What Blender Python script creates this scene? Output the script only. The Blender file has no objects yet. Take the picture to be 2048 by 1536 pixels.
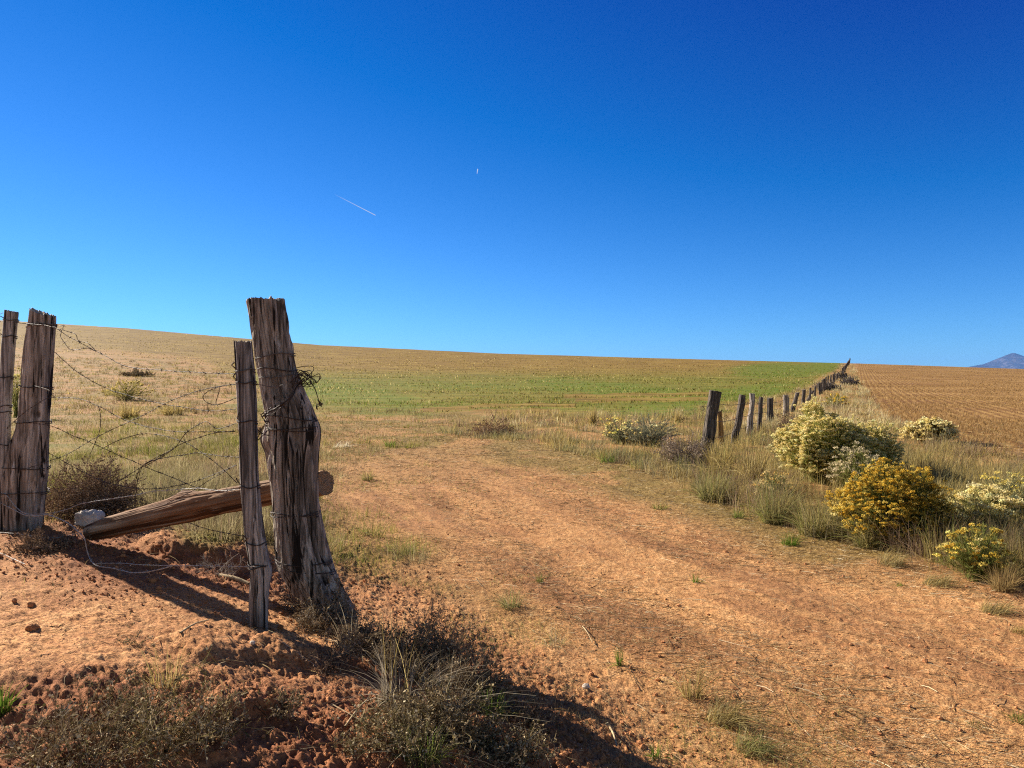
import bpy, math
import numpy as np
from mathutils import Vector, Matrix

sc = bpy.context.scene
COL = sc.collection
rng = np.random.default_rng(11)
PI = math.pi

# ---------------------------------------------------------------- camera maths
F, CX, CY, HZ = 1409.0, 1024.0, 768.0, 760.0
CAMZ = 1.55
TH = (CY - HZ) / F
CT, ST = math.cos(TH), math.sin(TH)

def ray(px, py):
    xc = (np.asarray(px, float) - CX) / F
    zc = -(np.asarray(py, float) - CY) / F
    return xc, CT + zc * ST, zc * CT - ST

def at(px, py, y):
    dx, dy, dz = ray(px, py)
    k = y / dy
    return np.stack(np.broadcast_arrays(dx * k, y + 0 * k, CAMZ + dz * k), -1)

def project(x, y, z):
    yy = np.maximum(y, 0.05)
    t = (z - CAMZ) / yy
    zc = (t + math.tan(TH)) / (1 - t * math.tan(TH))
    return CX + F * x / (yy * CT), CY - F * zc

# ---------------------------------------------------------------- noise
def _h(i, j, k, s):
    with np.errstate(over='ignore'):
        n = (i.astype(np.uint32) * np.uint32(374761393) + j.astype(np.uint32) * np.uint32(668265263)
             + k.astype(np.uint32) * np.uint32(2246822519) + np.uint32(s * 3266489917 & 0xffffffff))
        n = (n ^ (n >> np.uint32(13))) * np.uint32(1274126177)
        n = (n ^ (n >> np.uint32(15))) * np.uint32(2246822519)
        n = n ^ (n >> np.uint32(16))
    return n.astype(np.float64) / 4294967295.0

def vn2(x, y, s=0):
    x = np.asarray(x, float); y = np.asarray(y, float)
    xi = np.floor(x); yi = np.floor(y)
    u = x - xi; v = y - yi
    u = u * u * u * (u * (u * 6 - 15) + 10); v = v * v * v * (v * (v * 6 - 15) + 10)
    i = xi.astype(np.int64); j = yi.astype(np.int64); z = np.zeros_like(i)
    a = _h(i, j, z, s); b = _h(i + 1, j, z, s); c = _h(i, j + 1, z, s); d = _h(i + 1, j + 1, z, s)
    return (a * (1 - u) + b * u) * (1 - v) + (c * (1 - u) + d * u) * v

def vn3(x, y, w, s=0):
    x = np.asarray(x, float); y = np.asarray(y, float); w = np.asarray(w, float)
    x, y, w = np.broadcast_arrays(x, y, w)
    xi = np.floor(x); yi = np.floor(y); zi = np.floor(w)
    u = x - xi; v = y - yi; t = w - zi
    u = u * u * (3 - 2 * u); v = v * v * (3 - 2 * v); t = t * t * (3 - 2 * t)
    i = xi.astype(np.int64); j = yi.astype(np.int64); k = zi.astype(np.int64)
    r = 0
    for di in (0, 1):
        for dj in (0, 1):
            for dk in (0, 1):
                r = r + _h(i + di, j + dj, k + dk, s) * (u if di else 1 - u) * (v if dj else 1 - v) * (t if dk else 1 - t)
    return r

def fbm2(x, y, s=0, o=4, g=0.5):
    r = 0; a = 1; n = 0
    for k in range(o):
        r = r + a * vn2(x * 2 ** k + 17.3 * k, y * 2 ** k - 9.1 * k, s + k); n += a; a *= g
    return r / n

def ss(a, b, x):
    t = np.clip((np.asarray(x, float) - a) / (b - a), 0, 1)
    return t * t * (3 - 2 * t)

def inpoly(px, py, poly):
    c = np.zeros(np.shape(px), bool)
    n = len(poly)
    for i in range(n):
        x0, y0 = poly[i]; x1, y1 = poly[(i + 1) % n]
        if y0 == y1:
            continue
        c ^= ((y0 > py) != (y1 > py)) & (px < (x1 - x0) * (py - y0) / (y1 - y0) + x0)
    return c

# ---------------------------------------------------------------- terrain
YC, Y0 = 240.0, 25.0
TPX = np.array([-900, 0, 250, 640, 1000, 1300, 1720, 2048, 2900], float)
TPY = np.array([560, 640, 656, 690, 707, 716, 727, 738, 752], float)

def crest_tan(u):
    return (HZ - np.interp(CX + F * u, TPX, TPY)) / F

def edge_x(y):      # left edge of the dirt track
    return np.interp(y, [0, 2.0, 2.8, 3.7, 5.2, 8, 12, 18, 30], [2.9, 1.5, .95, .33, -.46, -1.7, -3.2, -5.0, -8.5])

def fence_x(y):
    return 0.4911 * y - 2.981

def Hs(x, y):       # smooth ground
    x = np.asarray(x, float); y = np.asarray(y, float)
    yy = np.maximum(y, 1.0)
    u = np.clip(x / yy, -1.3, 1.3)
    A = 1.55 + crest_tan(u) * YC
    t = np.maximum((y - Y0) / (YC - Y0), 0)
    g = np.where(t <= 1, t ** 1.5, np.maximum(1 - 0.35 * (t - 1), 0))
    z = A * g
    d = (edge_x(y) - x) * 0.86
    bank = 0.52 * ss(-0.25, 2.6, d) * ss(0.5, 2.6, y) * (1 - ss(6, 12, y))
    return z + bank

def rut(x, y):      # two wheel ruts down the dirt track
    c = edge_x(y) + np.interp(y, [0, 3, 6, 12, 20, 30], [1.0, 1.5, 2.0, 2.1, 2.2, 2.2])
    w = (vn2(x * .6, y * .6, 71) - .5) * .5
    return (np.exp(-((x - c - .8 + w) / .22) ** 2) + np.exp(-((x - c + .75 + w) / .22) ** 2)
            + .7 * np.exp(-((x - c - 2.3 + w) / .2) ** 2))

def H(x, y):
    x = np.asarray(x, float); y = np.asarray(y, float)
    z = Hs(x, y)
    near = 1 - ss(18, 45, np.hypot(x, y))
    d = (edge_x(y) - x) * 0.86
    bk = ss(-0.3, 0.7, d) * (1 - ss(7, 12, y))
    z = z + (fbm2(x * .5, y * .5, 3, 3) - .5) * .10 * near
    rough = ss(.38, .72, fbm2(x * 1.1, y * 1.1, 40, 2))
    n1 = fbm2(x * 3.2, y * 3.2, 7, 3)
    z = z + (n1 - .5) * (.012 + .040 * bk * (.3 + rough)) * near
    n2 = fbm2(x * 14, y * 14, 21, 3)
    z = z + np.maximum(n2 - .42, 0) * (.010 + .022 * bk * rough + .004 * bk) * near
    z = z + (fbm2(x * 34, y * 34, 31, 3, .7) - .5) * (.012 + .030 * bk * (.35 + rough)) * near
    z = z - .02 * rut(x, y) * (1 - ss(14, 24, y)) * (1 - bk)
    # low scarp of broken clods in front of the post
    for (cx, cy, a, r) in SCARPS:
        q = np.hypot((x - cx), (y - cy) * 1.2) + (fbm2(x * 6, y * 6, 91, 2) - .5) * .16
        z = z + a * (1 - ss(r * .55, r, q))
    return z
SCARPS = []

_YS = np.exp(np.linspace(math.log(1.2), math.log(239), 4000))
def ground_at(px, py, fine=True):
    dx, dy, dz = ray(px, py)
    x = dx / dy * _YS; z = CAMZ + dz / dy * _YS
    h = H(x, _YS) if fine else Hs(x, _YS)
    below = np.nonzero(z < h)[0]
    i = below[0] if len(below) else len(_YS) - 1
    return Vector((float(x[i]), float(_YS[i]), float(h[i])))
a1 = ground_at(585, 1330, False); a2 = ground_at(545, 1440, False); a3 = ground_at(470, 1120, False)
SCARPS += [(a1.x - .22, a1.y + .05, .05, .34), (a2.x - .1, a2.y - .0, .055, .17), (a3.x - .15, a3.y, .09, .5)]

# ---------------------------------------------------------------- materials
class NT:
    def __init__(self, name):
        self.m = bpy.data.materials.new(name); self.m.use_nodes = True
        self.t = self.m.node_tree; self.t.nodes.clear()
        self.out = self.n('ShaderNodeOutputMaterial')
    def n(self, typ, **kw):
        nd = self.t.nodes.new(typ)
        for k, v in kw.items():
            if k.startswith('_'):
                setattr(nd, k[1:], v)
            else:
                self.set(nd, k, v)
        return nd
    def set(self, nd, k, v):
        s = nd.inputs[int(k[1:])] if (k[0] == 'i' and k[1:].isdigit()) else nd.inputs[k.replace('_', ' ')]
        if isinstance(v, bpy.types.NodeSocket):
            self.t.links.new(v, s)
        else:
            s.default_value = v
    def coord(self, which='Object', scale=(1, 1, 1)):
        c = self.n('ShaderNodeTexCoord'); mp = self.n('ShaderNodeMapping')
        self.t.links.new(c.outputs[which], mp.inputs['Vector']); mp.inputs['Scale'].default_value = scale
        return mp.outputs[0]
    def noise(self, vec, scale, detail=4, rough=.55, dist=0):
        return self.n('ShaderNodeTexNoise', Vector=vec, Scale=scale, Detail=detail, Roughness=rough, Distortion=dist).outputs[0]
    def ramp(self, fac, stops):
        r = self.n('ShaderNodeValToRGB', Fac=fac)
        e = r.color_ramp.elements
        while len(e) < len(stops):
            e.new(.5)
        for q, (p, c) in zip(e, stops):
            q.position = p; q.color = (c if len(c) == 4 else (*c, 1)) if not isinstance(c, float) else (c, c, c, 1)
        return r.outputs[0]
    def mix(self, fac, a, b, mode='MIX'):
        m = self.n('ShaderNodeMix', _data_type='RGBA', _blend_type=mode)
        for s, v in ((m.inputs[0], fac), (m.inputs[6], a), (m.inputs[7], b)):
            if isinstance(v, bpy.types.NodeSocket):
                self.t.links.new(v, s)
            else:
                s.default_value = v if not isinstance(v, tuple) else (*v[:3], 1)
        return m.outputs[2]
    def math(self, op, a, b=0.0, clamp=False):
        m = self.n('ShaderNodeMath', _operation=op, _use_clamp=clamp)
        self.set(m, 'i0', a); self.set(m, 'i1', b)
        return m.outputs[0]
    def bump(self, h, strength=.5, dist=.01):
        return self.n('ShaderNodeBump', Height=h, Strength=strength, Distance=dist).outputs[0]
    def principled(self, col, rough=.9, normal=None, spec=.2, metal=0):
        p = self.n('ShaderNodeBsdfPrincipled', Roughness=rough, Metallic=metal)
        self.set(p, 'Base Color', col if isinstance(col, bpy.types.NodeSocket) else (*col[:3], 1))
        p.inputs['Specular IOR Level'].default_value = spec
        if normal is not None:
            self.set(p, 'Normal', normal)
        self.t.links.new(p.outputs[0], self.out.inputs['Surface'])
        return p

def mat_ground():
    t = NT('ground_soil')
    co = t.coord('Object')
    z = t.n('ShaderNodeAttribute', _attribute_name='zone'); zs = t.n('ShaderNodeSeparateColor', Color=z.outputs['Color'])
    z2 = t.n('ShaderNodeAttribute', _attribute_name='zone2'); z2s = t.n('ShaderNodeSeparateColor', Color=z2.outputs['Color'])
    green, straw, dark = zs.outputs
    furrow, rows, red = z2s.outputs
    # soil
    nbig = t.noise(co, 1.3, 5, .6); nmid = t.noise(co, 11, 5, .65); nfine = t.noise(co, 85, 4, .7)
    s1 = t.ramp(nmid, [(.3, (.42, .185, .072)), (.5, (.62, .315, .128)), (.72, (.74, .43, .195))])
    s1 = t.mix(t.ramp(nfine, [(.40, 1.0), (.50, 0.0)]), s1, (.21, .08, .034))
    s1 = t.mix(t.math('MULTIPLY', t.ramp(nbig, [(.42, 0.0), (.62, 1.0)]), .45), s1, (.32, .14, .062))
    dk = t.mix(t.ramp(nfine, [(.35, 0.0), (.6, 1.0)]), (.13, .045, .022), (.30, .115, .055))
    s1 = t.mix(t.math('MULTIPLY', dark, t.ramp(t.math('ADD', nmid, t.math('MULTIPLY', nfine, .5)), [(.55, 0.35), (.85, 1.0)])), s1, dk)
    # litter of straw speckles
    cs = t.coord('Object', (1, 1, 1))
    sp = t.noise(cs, 34, 4, .75, 1.5); sp2 = t.noise(cs, 2.2, 4, .6)
    strawc = t.ramp(nfine, [(.36, (.08, .05, .014)), (.5, (.19, .13, .035)), (.64, (.37, .28, .09))])
    smask = t.math('MULTIPLY', straw, t.ramp(t.math('ADD', t.math('MULTIPLY', sp, .7), t.math('MULTIPLY', sp2, .4)), [(.45, .78), (.62, 1.0)]))
    c = t.mix(smask, s1, strawc)
    # long rows seen across the stubble field
    cr = t.coord('Object', (.05, .42, 0)); rn = t.noise(cr, 1.6, 6, .72)
    cr2 = t.coord('Object', (.35, 1.6, 0)); rn2 = t.noise(cr2, 1.5, 5, .75)
    rn = t.math('ADD', t.math('MULTIPLY', rn, .6), t.math('MULTIPLY', rn2, .4))
    rowc = t.ramp(rn, [(.40, (.095, .048, .009)), (.5, (.21, .122, .022)), (.60, (.37, .255, .055))])
    c = t.mix(rows, c, rowc)
    # green sprouts
    gn = t.noise(co, 9, 5, .75); gr = t.ramp(gn, [(.3, (.045, .085, .006)), (.55, (.105, .165, .010)), (.75, (.20, .225, .03))])
    gm = t.math('MULTIPLY', green, t.ramp(t.noise(t.coord('Object', (.5, 1.0, 0)), 1.6, 6, .78), [(.36, .25), (.58, 1.0)]))
    c = t.mix(gm, c, gr)
    # drilled furrows running beside the fence
    cm = t.n('ShaderNodeTexCoord'); mp = t.n('ShaderNodeMapping')
    t.t.links.new(cm.outputs['Object'], mp.inputs['Vector']); mp.inputs['Rotation'].default_value = (0, 0, math.atan(.4911))
    wv = t.n('ShaderNodeTexWave', Vector=mp.outputs[0], Scale=.62, Distortion=5.0, Detail=3, Detail_Scale=1.2, Detail_Roughness=.7)
    wv.wave_type = 'BANDS'; wv.bands_direction = 'X'
    fz = t.noise(co, 5, 6, .8)
    fw = t.math('ADD', t.math('MULTIPLY', wv.outputs['Fac'], .12), t.math('ADD', t.math('MULTIPLY', fz, .62), t.math('MULTIPLY', t.noise(t.coord('Object', (.04, .10, 0)), 1.7, 4), .30)))
    fc = t.ramp(fw, [(.42, (.14, .062, .02)), (.55, (.30, .165, .052)), (.69, (.50, .33, .115))])
    c = t.mix(furrow, c, fc)
    hgt = t.math('ADD', t.math('MULTIPLY', nmid, .9), t.math('MULTIPLY', nfine, .35))
    b = t.bump(hgt, .65, .03)
    b2 = t.n('ShaderNodeBump', Height=t.noise(co, 220, 3, .7), Strength=.5, Distance=.006, Normal=b).outputs[0]
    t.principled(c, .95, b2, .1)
    return t.m

def mat_veg(name, trans=.35):
    t = NT(name)
    a = t.n('ShaderNodeAttribute', _attribute_name='tint')
    d = t.n('ShaderNodeBsdfDiffuse', Color=a.outputs['Color'])
    r = t.n('ShaderNodeBsdfTranslucent', Color=a.outputs['Color'])
    m = t.n('ShaderNodeMixShader', Fac=trans)
    t.t.links.new(d.outputs[0], m.inputs[1]); t.t.links.new(r.outputs[0], m.inputs[2])
    t.t.links.new(m.outputs[0], t.out.inputs['Surface'])
    return t.m

def mat_wood(name, a, b, c, grain=1.0, red=None):
    t = NT(name)
    g1 = t.noise(t.coord('Object', (1, 1, .055)), 42 * grain, 7, .68, .6)
    g2 = t.noise(t.coord('Object', (1, 1, .03)), 15 * grain, 4, .6, .4)
    pt = t.noise(t.coord('Object', (1, 1, .5)), 5, 4, .6)
    f = t.math('ADD', t.math('MULTIPLY', g1, .65), t.math('MULTIPLY', g2, .35))
    col = t.ramp(f, [(.40, a), (.5, b), (.62, c)])
    col = t.mix(t.ramp(pt, [(.4, 0.0), (.7, .6)]), col, t.ramp(f, [(.35, tuple(v * .55 for v in a)), (.65, tuple(v * .75 for v in b))]))
    crack = t.ramp(t.noise(t.coord('Object', (1, 1, .022)), 26 * grain, 3, .5, .8), [(.385, 0.0), (.435, 1.0)])
    col = t.mix(crack, tuple(v * .25 for v in a), col)
    if red:
        col = t.mix(t.ramp(t.noise(t.coord('Object', (1, 1, .3)), 4, 3), [(.4, .2), (.65, .9)]), col, t.mix(.5, col, red))
    kv = t.n('ShaderNodeTexVoronoi', Vector=t.coord('Object', (1, 1, .45)), Scale=9.0)
    kn = t.ramp(kv.outputs['Distance'], [(.07, 1.0), (.13, 0.0)])
    col = t.mix(t.math('MULTIPLY', kn, .75), col, tuple(v * .45 for v in a))
    h = t.math('SUBTRACT', t.math('ADD', f, t.math('MULTIPLY', crack, .35)), t.math('MULTIPLY', kn, .25))
    t.principled(col, .88, t.bump(h, 1.0, .02), .15)
    return t.m

def mat_simple(name, col, rough=.8, nscale=30, var=.35, spec=.2, metal=0, bump=.3, bd=.005):
    t = NT(name)
    n = t.noise(t.coord('Object'), nscale, 5, .65)
    c = t.ramp(n, [(.3, tuple(v * (1 - var) for v in col)), (.5, col), (.7, tuple(min(v * (1 + var), 1) for v in col))])
    t.principled(c, rough, t.bump(n, bump, bd), spec, metal)
    return t.m

M_GROUND = mat_ground()
M_GRASS = mat_veg('grass_blades', .46)
M_TWIG = mat_veg('dry_twigs', .12)
M_FLOWER = mat_veg('flower_fluff', .5)
M_STRAW = mat_veg('straw_pieces', .2)
M_POST = mat_wood('weathered_post_wood', (.072, .056, .046), (.29, .24, .20), (.66, .585, .51))
M_POSTG = mat_wood('grey_post_wood', (.08, .07, .063), (.27, .24, .22), (.58, .54, .50), 1.3)
M_LOG = mat_wood('fallen_log_wood', (.11, .06, .033), (.25, .15, .085), (.46, .34, .235), .8, (.30, .105, .036))
M_DARKPOST = mat_wood('dark_post_wood', (.038, .03, .025), (.10, .08, .065), (.25, .205, .165))
M_ORANGE = mat_wood('ochre_stake_wood', (.16, .08, .03), (.30, .17, .06), (.42, .26, .1))
def mat_end(name, a, b):
    t = NT(name)
    w = t.n('ShaderNodeTexWave', Vector=t.coord('Object', (1, 1, .02)), Scale=34, Distortion=3, Detail=3, Detail_Scale=2)
    w.wave_type = 'RINGS'; w.rings_direction = 'Z'
    n = t.noise(t.coord('Object'), 60, 5, .7)
    f = t.math('ADD', t.math('MULTIPLY', w.outputs['Fac'], .45), t.math('MULTIPLY', n, .55))
    t.principled(t.ramp(f, [(.25, a), (.7, b)]), .9, t.bump(f, .7, .006), .1)
    return t.m
M_END = mat_end('cut_end_grain', (.17, .135, .105), (.42, .36, .30))
M_LOGEND = mat_end('log_end_grain', (.14, .085, .05), (.36, .24, .15))
M_RUST = mat_simple('rusty_wire', (.055, .038, .03), .7, 90, .5, .4, .3)
M_GALV = mat_simple('galvanised_wire', (.12, .10, .085), .65, 90, .4, .3, .1)
M_PALE = mat_simple('pale_wire', (.36, .33, .29), .6, 90, .35, .3, .1)
M_ROCK = mat_simple('pale_rock', (.56, .47, .39), .9, 9, .4, .2, 0, .8, .02)
M_CLOD = mat_simple('soil_clods', (.40, .175, .075), .95, 40, .5, .1, 0, .6, .01)

# ---------------------------------------------------------------- object helpers
def mesh_obj(name, V, Fq, mat, parent=None, tint=None, smooth=False, loc=None, mats=None, midx=None, attrs=None):
    V = np.ascontiguousarray(V, np.float32); Fq = np.ascontiguousarray(Fq, np.int32)
    me = bpy.data.meshes.new(name)
    k = Fq.shape[1]; nf = len(Fq)
    me.vertices.add(len(V)); me.vertices.foreach_set('co', V.ravel())
    me.loops.add(nf * k); me.loops.foreach_set('vertex_index', Fq.ravel())
    me.polygons.add(nf)
    me.polygons.foreach_set('loop_start', np.arange(nf, dtype=np.int32) * k)
    if smooth:
        me.polygons.foreach_set('use_smooth', np.ones(nf, bool))
    else:
        me.polygons.foreach_set('use_smooth', np.zeros(nf, bool))
    for m in (mats or [mat]):
        me.materials.append(m)
    if midx is not None:
        me.polygons.foreach_set('material_index', np.asarray(midx, np.int32))
    al = dict(attrs or {})
    if tint is not None:
        al['tint'] = tint
    for an, arr in al.items():
        a = me.attributes.new(an, 'FLOAT_COLOR', 'POINT')
        c = np.ones((len(V), 4), np.float32); c[:, :arr.shape[1]] = arr
        a.data.foreach_set('color', c.ravel())
    me.update(calc_edges=True)
    o = bpy.data.objects.new(name, me); COL.objects.link(o)
    if loc is not None:
        o.location = loc
    if parent is not None:
        o.parent = parent
    return o

def tag(o, label=None, cat=None, group=None, kind=None):
    if label: o['label'] = label
    if cat: o['category'] = cat
    if group: o['group'] = group
    if kind: o['kind'] = kind
    return o

def empty(name, loc):
    o = bpy.data.objects.new(name, None); o.empty_display_size = .1
    COL.objects.link(o); o.location = loc
    return o

# geometry soup of quads with a colour per vertex
class Soup:
    def __init__(self): self.V = []; self.F = []; self.C = []; self.n = 0
    def add(self, V, Fq, C):
        self.V.append(V); self.F.append(Fq + self.n); self.C.append(C); self.n += len(V)
    def build(self, name, mat, parent=None, loc=None, smooth=False):
        V = np.concatenate(self.V); 
        if loc is not None: V = V - np.array(loc)
        if parent is not None: V = V - np.array(parent.location)
        return mesh_obj(name, V, np.concatenate(self.F), mat, parent, np.concatenate(self.C), smooth, loc)

def rvec(n):
    v = rng.normal(size=(n, 3)); return v / np.linalg.norm(v, axis=1, keepdims=True)

def strips(S, P0, P1, P2, w0, w1, col, seg=3, side=None):
    """thin ribbons along quadratic curves"""
    n = len(P0)
    if n == 0: return
    w0 = np.broadcast_to(w0, n); w1 = np.broadcast_to(w1, n)
    if side is None:
        s = np.cross(P2 - P0, rvec(n))
    else:
        s = side
    s = s / (np.linalg.norm(s, axis=1, keepdims=True) + 1e-9)
    T = np.linspace(0, 1, seg + 1)
    V = np.empty((n, seg + 1, 2, 3))
    for k, t in enumerate(T):
        p = (1 - t) ** 2 * P0 + 2 * t * (1 - t) * P1 + t * t * P2
        w = ((w0 + (w1 - w0) * t) * .5)[:, None]
        V[:, k, 0] = p - s * w; V[:, k, 1] = p + s * w
    base = (np.arange(n) * (seg + 1) * 2)[:, None]
    k = np.arange(seg)[None] * 2
    f = base + k
    Fq = np.stack([f, f + 1, f + 3, f + 2], -1).reshape(-1, 4)
    C = np.repeat(np.broadcast_to(col, (n, 3)), (seg + 1) * 2, axis=0)
    S.add(V.reshape(-1, 3), Fq, C)

def blades(S, P, h, w, col, lean=.35, leanaz=None, seg=3, curl=1.0):
    n = len(P)
    h = np.broadcast_to(h, n); az = rng.uniform(0, 2 * PI, n) if leanaz is None else leanaz
    l = np.abs(rng.normal(0, 1, n)) * lean if np.isscalar(lean) else lean
    d = np.stack([np.cos(az), np.sin(az), 0 * az], 1)
    up = np.array([0, 0, 1.0])
    P2 = P + d * (h * l)[:, None] + up * (h * np.clip(1 - .35 * l * l * curl, .25, 1))[:, None]
    P1 = P + d * (h * l * .25)[:, None] + up * (h * .6)[:, None]
    strips(S, P, P1, P2, w, np.asarray(w) * .25, col, seg)

def quads(S, Cn, size, col):
    n = len(Cn)
    a = rvec(n); b = np.cross(a, rvec(n)); b /= np.linalg.norm(b, axis=1, keepdims=True) + 1e-9
    sz = np.broadcast_to(size, n)[:, None]
    a = a * sz * .5; b = b * sz * .5
    V = np.stack([Cn - a - b, Cn + a - b, Cn + a + b, Cn - a + b], 1).reshape(-1, 3)
    S.add(V, np.arange(n * 4).reshape(-1, 4), np.repeat(np.broadcast_to(col, (n, 3)), 4, axis=0))

def tintv(n, cols, var=.18):
    cols = np.array(cols, float)
    a = cols[rng.integers(0, len(cols), n)]; b = cols[rng.integers(0, len(cols), n)]
    t = rng.uniform(0, 1, (n, 1))
    return np.clip((a * t + b * (1 - t)) * (1 + rng.normal(0, var, (n, 1))), .004, .85)

# ---------------------------------------------------------------- ground sheet
def crop_green(px, py, wob):
    def blob(cx, cy, rx, ry, rot=0):
        return 1 - ss(.55, 1.15, np.hypot((px - cx) / rx, (py - cy - rot * (px - cx)) / ry) + wob * .7)
    return np.maximum.reduce([blob(1240, 782, 240, 22, .10), blob(690, 785, 180, 28, .12) * .9, blob(1560, 742, 120, 21, -.02),
                              blob(1470, 788, 200, 19, -.12), blob(1330, 822, 170, 18, 0), blob(920, 762, 260, 14) * .6,
                              blob(770, 815, 230, 18) * .75, blob(1640, 735, 60, 17, -.1), blob(1150, 815, 350, 18) * .55,
                              blob(560, 815, 120, 25) * .6])

def build_ground():
    fine = np.radians(np.arange(-47, 47.001, .088))
    rest = np.radians(np.concatenate([np.linspace(47, 180, 46)[1:], np.linspace(180, 313, 46)[1:]]))[:-1]
    ang = np.concatenate([fine, rest]); na = len(ang)
    r = [0.02]
    rr = np.concatenate([np.linspace(.05, 1.2, 14), np.exp(np.arange(math.log(1.22), math.log(8), .0042)),
                         np.exp(np.arange(math.log(8.02), math.log(330), .0070)),
                         np.exp(np.linspace(math.log(340), math.log(27000), 46))])
    nr = len(rr)
    A, R = np.meshgrid(ang, rr)
    X = (np.sin(A) * R).ravel(); Y = (np.cos(A) * R).ravel()
    Z = H(X, Y)
    px, py = project(X, Y, Z)
    # --- what grows where (fixed to the ground)
    fo = X - fence_x(Y)
    wob = (fbm2(X * .35, Y * .35, 51, 3) - .5)
    rightf = ss(0, .8, fo - (2.0 + 50 / np.maximum(Y, 5)) + wob * 2) * ss(9, 11, Y)
    fedge = np.interp(px, [-400, 0, 200, 400, 500, 640, 900, 1100, 1400, 1600, 3000], [690, 698, 706, 722, 768, 815, 822, 826, 818, 790, 790])
    leftf = ss(-6, 10, fedge - py + wob * 18) * (1 - ss(-3.4, -2.2, fo + wob * 1.5)) * ss(20, 26, Y)
    track_l = (edge_x(Y) - X)
    bank = ss(-.3, .7, track_l) * (1 - ss(8, 13, Y))
    rw = np.interp(Y, [0, 3, 4.8, 6.7, 10.9, 15, 20, 26], [4.6, 4.1, 4.3, 4.1, 4.1, 3.9, 3.6, 3.2])
    trk = ss(-.6, .5, -track_l + wob * 2.2) * (1 - ss(rw - .7, rw + .5, -track_l + wob * 2.4)) * (1 - ss(11, 26, Y + wob * 20))
    verge = np.clip(1 - leftf - rightf - trk - bank * (1 - ss(4.6, 6.0, Y)), 0, 1)
    def blob(cx, cy, rx, ry, rot=0):
        q = np.hypot((px - cx) / rx, (py - cy - rot * (px - cx)) / ry)
        return 1 - ss(.55, 1.15, q + wob * .7)
    g = crop_green(px, py, wob)
    g = g * (1 - rightf) * (1 - ss(-2.6, -1.6, fo))
    olive = leftf * ss(728, 768, py) * (.45 + .45 * vn2(X * .03, Y * .06, 12))
    green = np.maximum(g, olive)
    gm = np.maximum.reduce([blob(130, 900, 110, 40) * .6, blob(300, 880, 160, 40) * .45, blob(420, 900, 100, 60) * .45, blob(420, 1060, 90, 50) * .8,
                            blob(800, 1090, 120, 40) * .35, blob(700, 1050, 90, 40) * .3])
    green = np.clip(np.maximum(green, gm * .8 * (1 - trk * .5)), 0, 1)
    straw = np.clip(.95 * verge * (.45 + .55 * ss(.40, .56, fbm2(X * .9, Y * .9, 77, 3))) + .20 * trk + .12 * bank * ss(4, 6, Y) + .5 * ss(9, 18, Y) * trk, 0, 1)
    lines = fbm2((X + .55 * Y) * 3.0, (Y - .3 * X) * .5, 63, 4, .65)
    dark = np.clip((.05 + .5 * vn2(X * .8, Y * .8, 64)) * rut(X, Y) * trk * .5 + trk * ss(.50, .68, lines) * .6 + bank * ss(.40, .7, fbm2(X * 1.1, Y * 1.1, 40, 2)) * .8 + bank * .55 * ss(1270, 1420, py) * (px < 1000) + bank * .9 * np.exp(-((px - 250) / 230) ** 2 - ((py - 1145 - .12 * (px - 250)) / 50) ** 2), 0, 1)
    # bare wheel marks curving through the young crop
    for (x0, x1, yc, bend) in ((840, 1150, 810, .00018), (880, 1120, 822, .00016), (1130, 1420, 792, -.00005), (1150, 1420, 800, -.00003)):
        m = (px > x0) & (px < x1)
        q = np.abs(py - (yc + bend * (px - 1080) ** 2 * (1 if bend > 0 else 1) + (vn2(px * .03, px * 0, 5) - .5) * 4)) / 4.0
        dark = np.where(m & (q < 1), np.maximum(dark, .9 * (1 - q * q)), dark); green = np.where(m & (q < 1), green * .2, green)
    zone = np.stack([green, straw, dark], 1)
    zone2 = np.stack([rightf, leftf * (1 - .0 * green), trk], 1)
    V = np.stack([X, Y, Z], 1)
    i = np.arange(nr - 1)[:, None] * na; j = np.arange(na)[None]; j1 = (j + 1) % na
    Fq = np.stack([i + j, i + j1, i + na + j1, i + na + j], -1).reshape(-1, 4)[:, ::-1]
    fc = V[Fq].mean(1)
    rf = rightf[Fq[:, 0]] > .5; lf = (leftf[Fq[:, 0]] > .5) & ~rf; tk = (trk[Fq[:, 0]] > .5) & ~rf & ~lf
    far = fc[:, 1] > 239
    parts = (('stubble_field', lf & ~far), ('plowed_field', rf & ~far), ('dirt_track', tk & ~far), ('ground', ~(lf | rf | tk) | far))
    for nm, m in parts:
        f = Fq[m]
        u, inv = np.unique(f, return_inverse=True)
        o = mesh_obj(nm, V[u], inv.reshape(-1, 4), M_GROUND, smooth=True, attrs={'zone': zone[u], 'zone2': zone2[u]})
        tag(o, kind='structure')
build_ground()

# scatter points over the ground: even in angle and log distance, so denser near by
def scatter(n, pxr, yr, accept):
    u = (rng.uniform(pxr[0], pxr[1], n) - CX) / F
    y = np.exp(rng.uniform(math.log(yr[0]), math.log(yr[1]), n))
    x = u * y
    z = H(x, y)
    px, py = project(x, y, z)
    a = accept(px, py, x, y)
    k = rng.uniform(0, 1, n) < a
    return np.stack([x, y, z], 1)[k], px[k], py[k]

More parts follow.
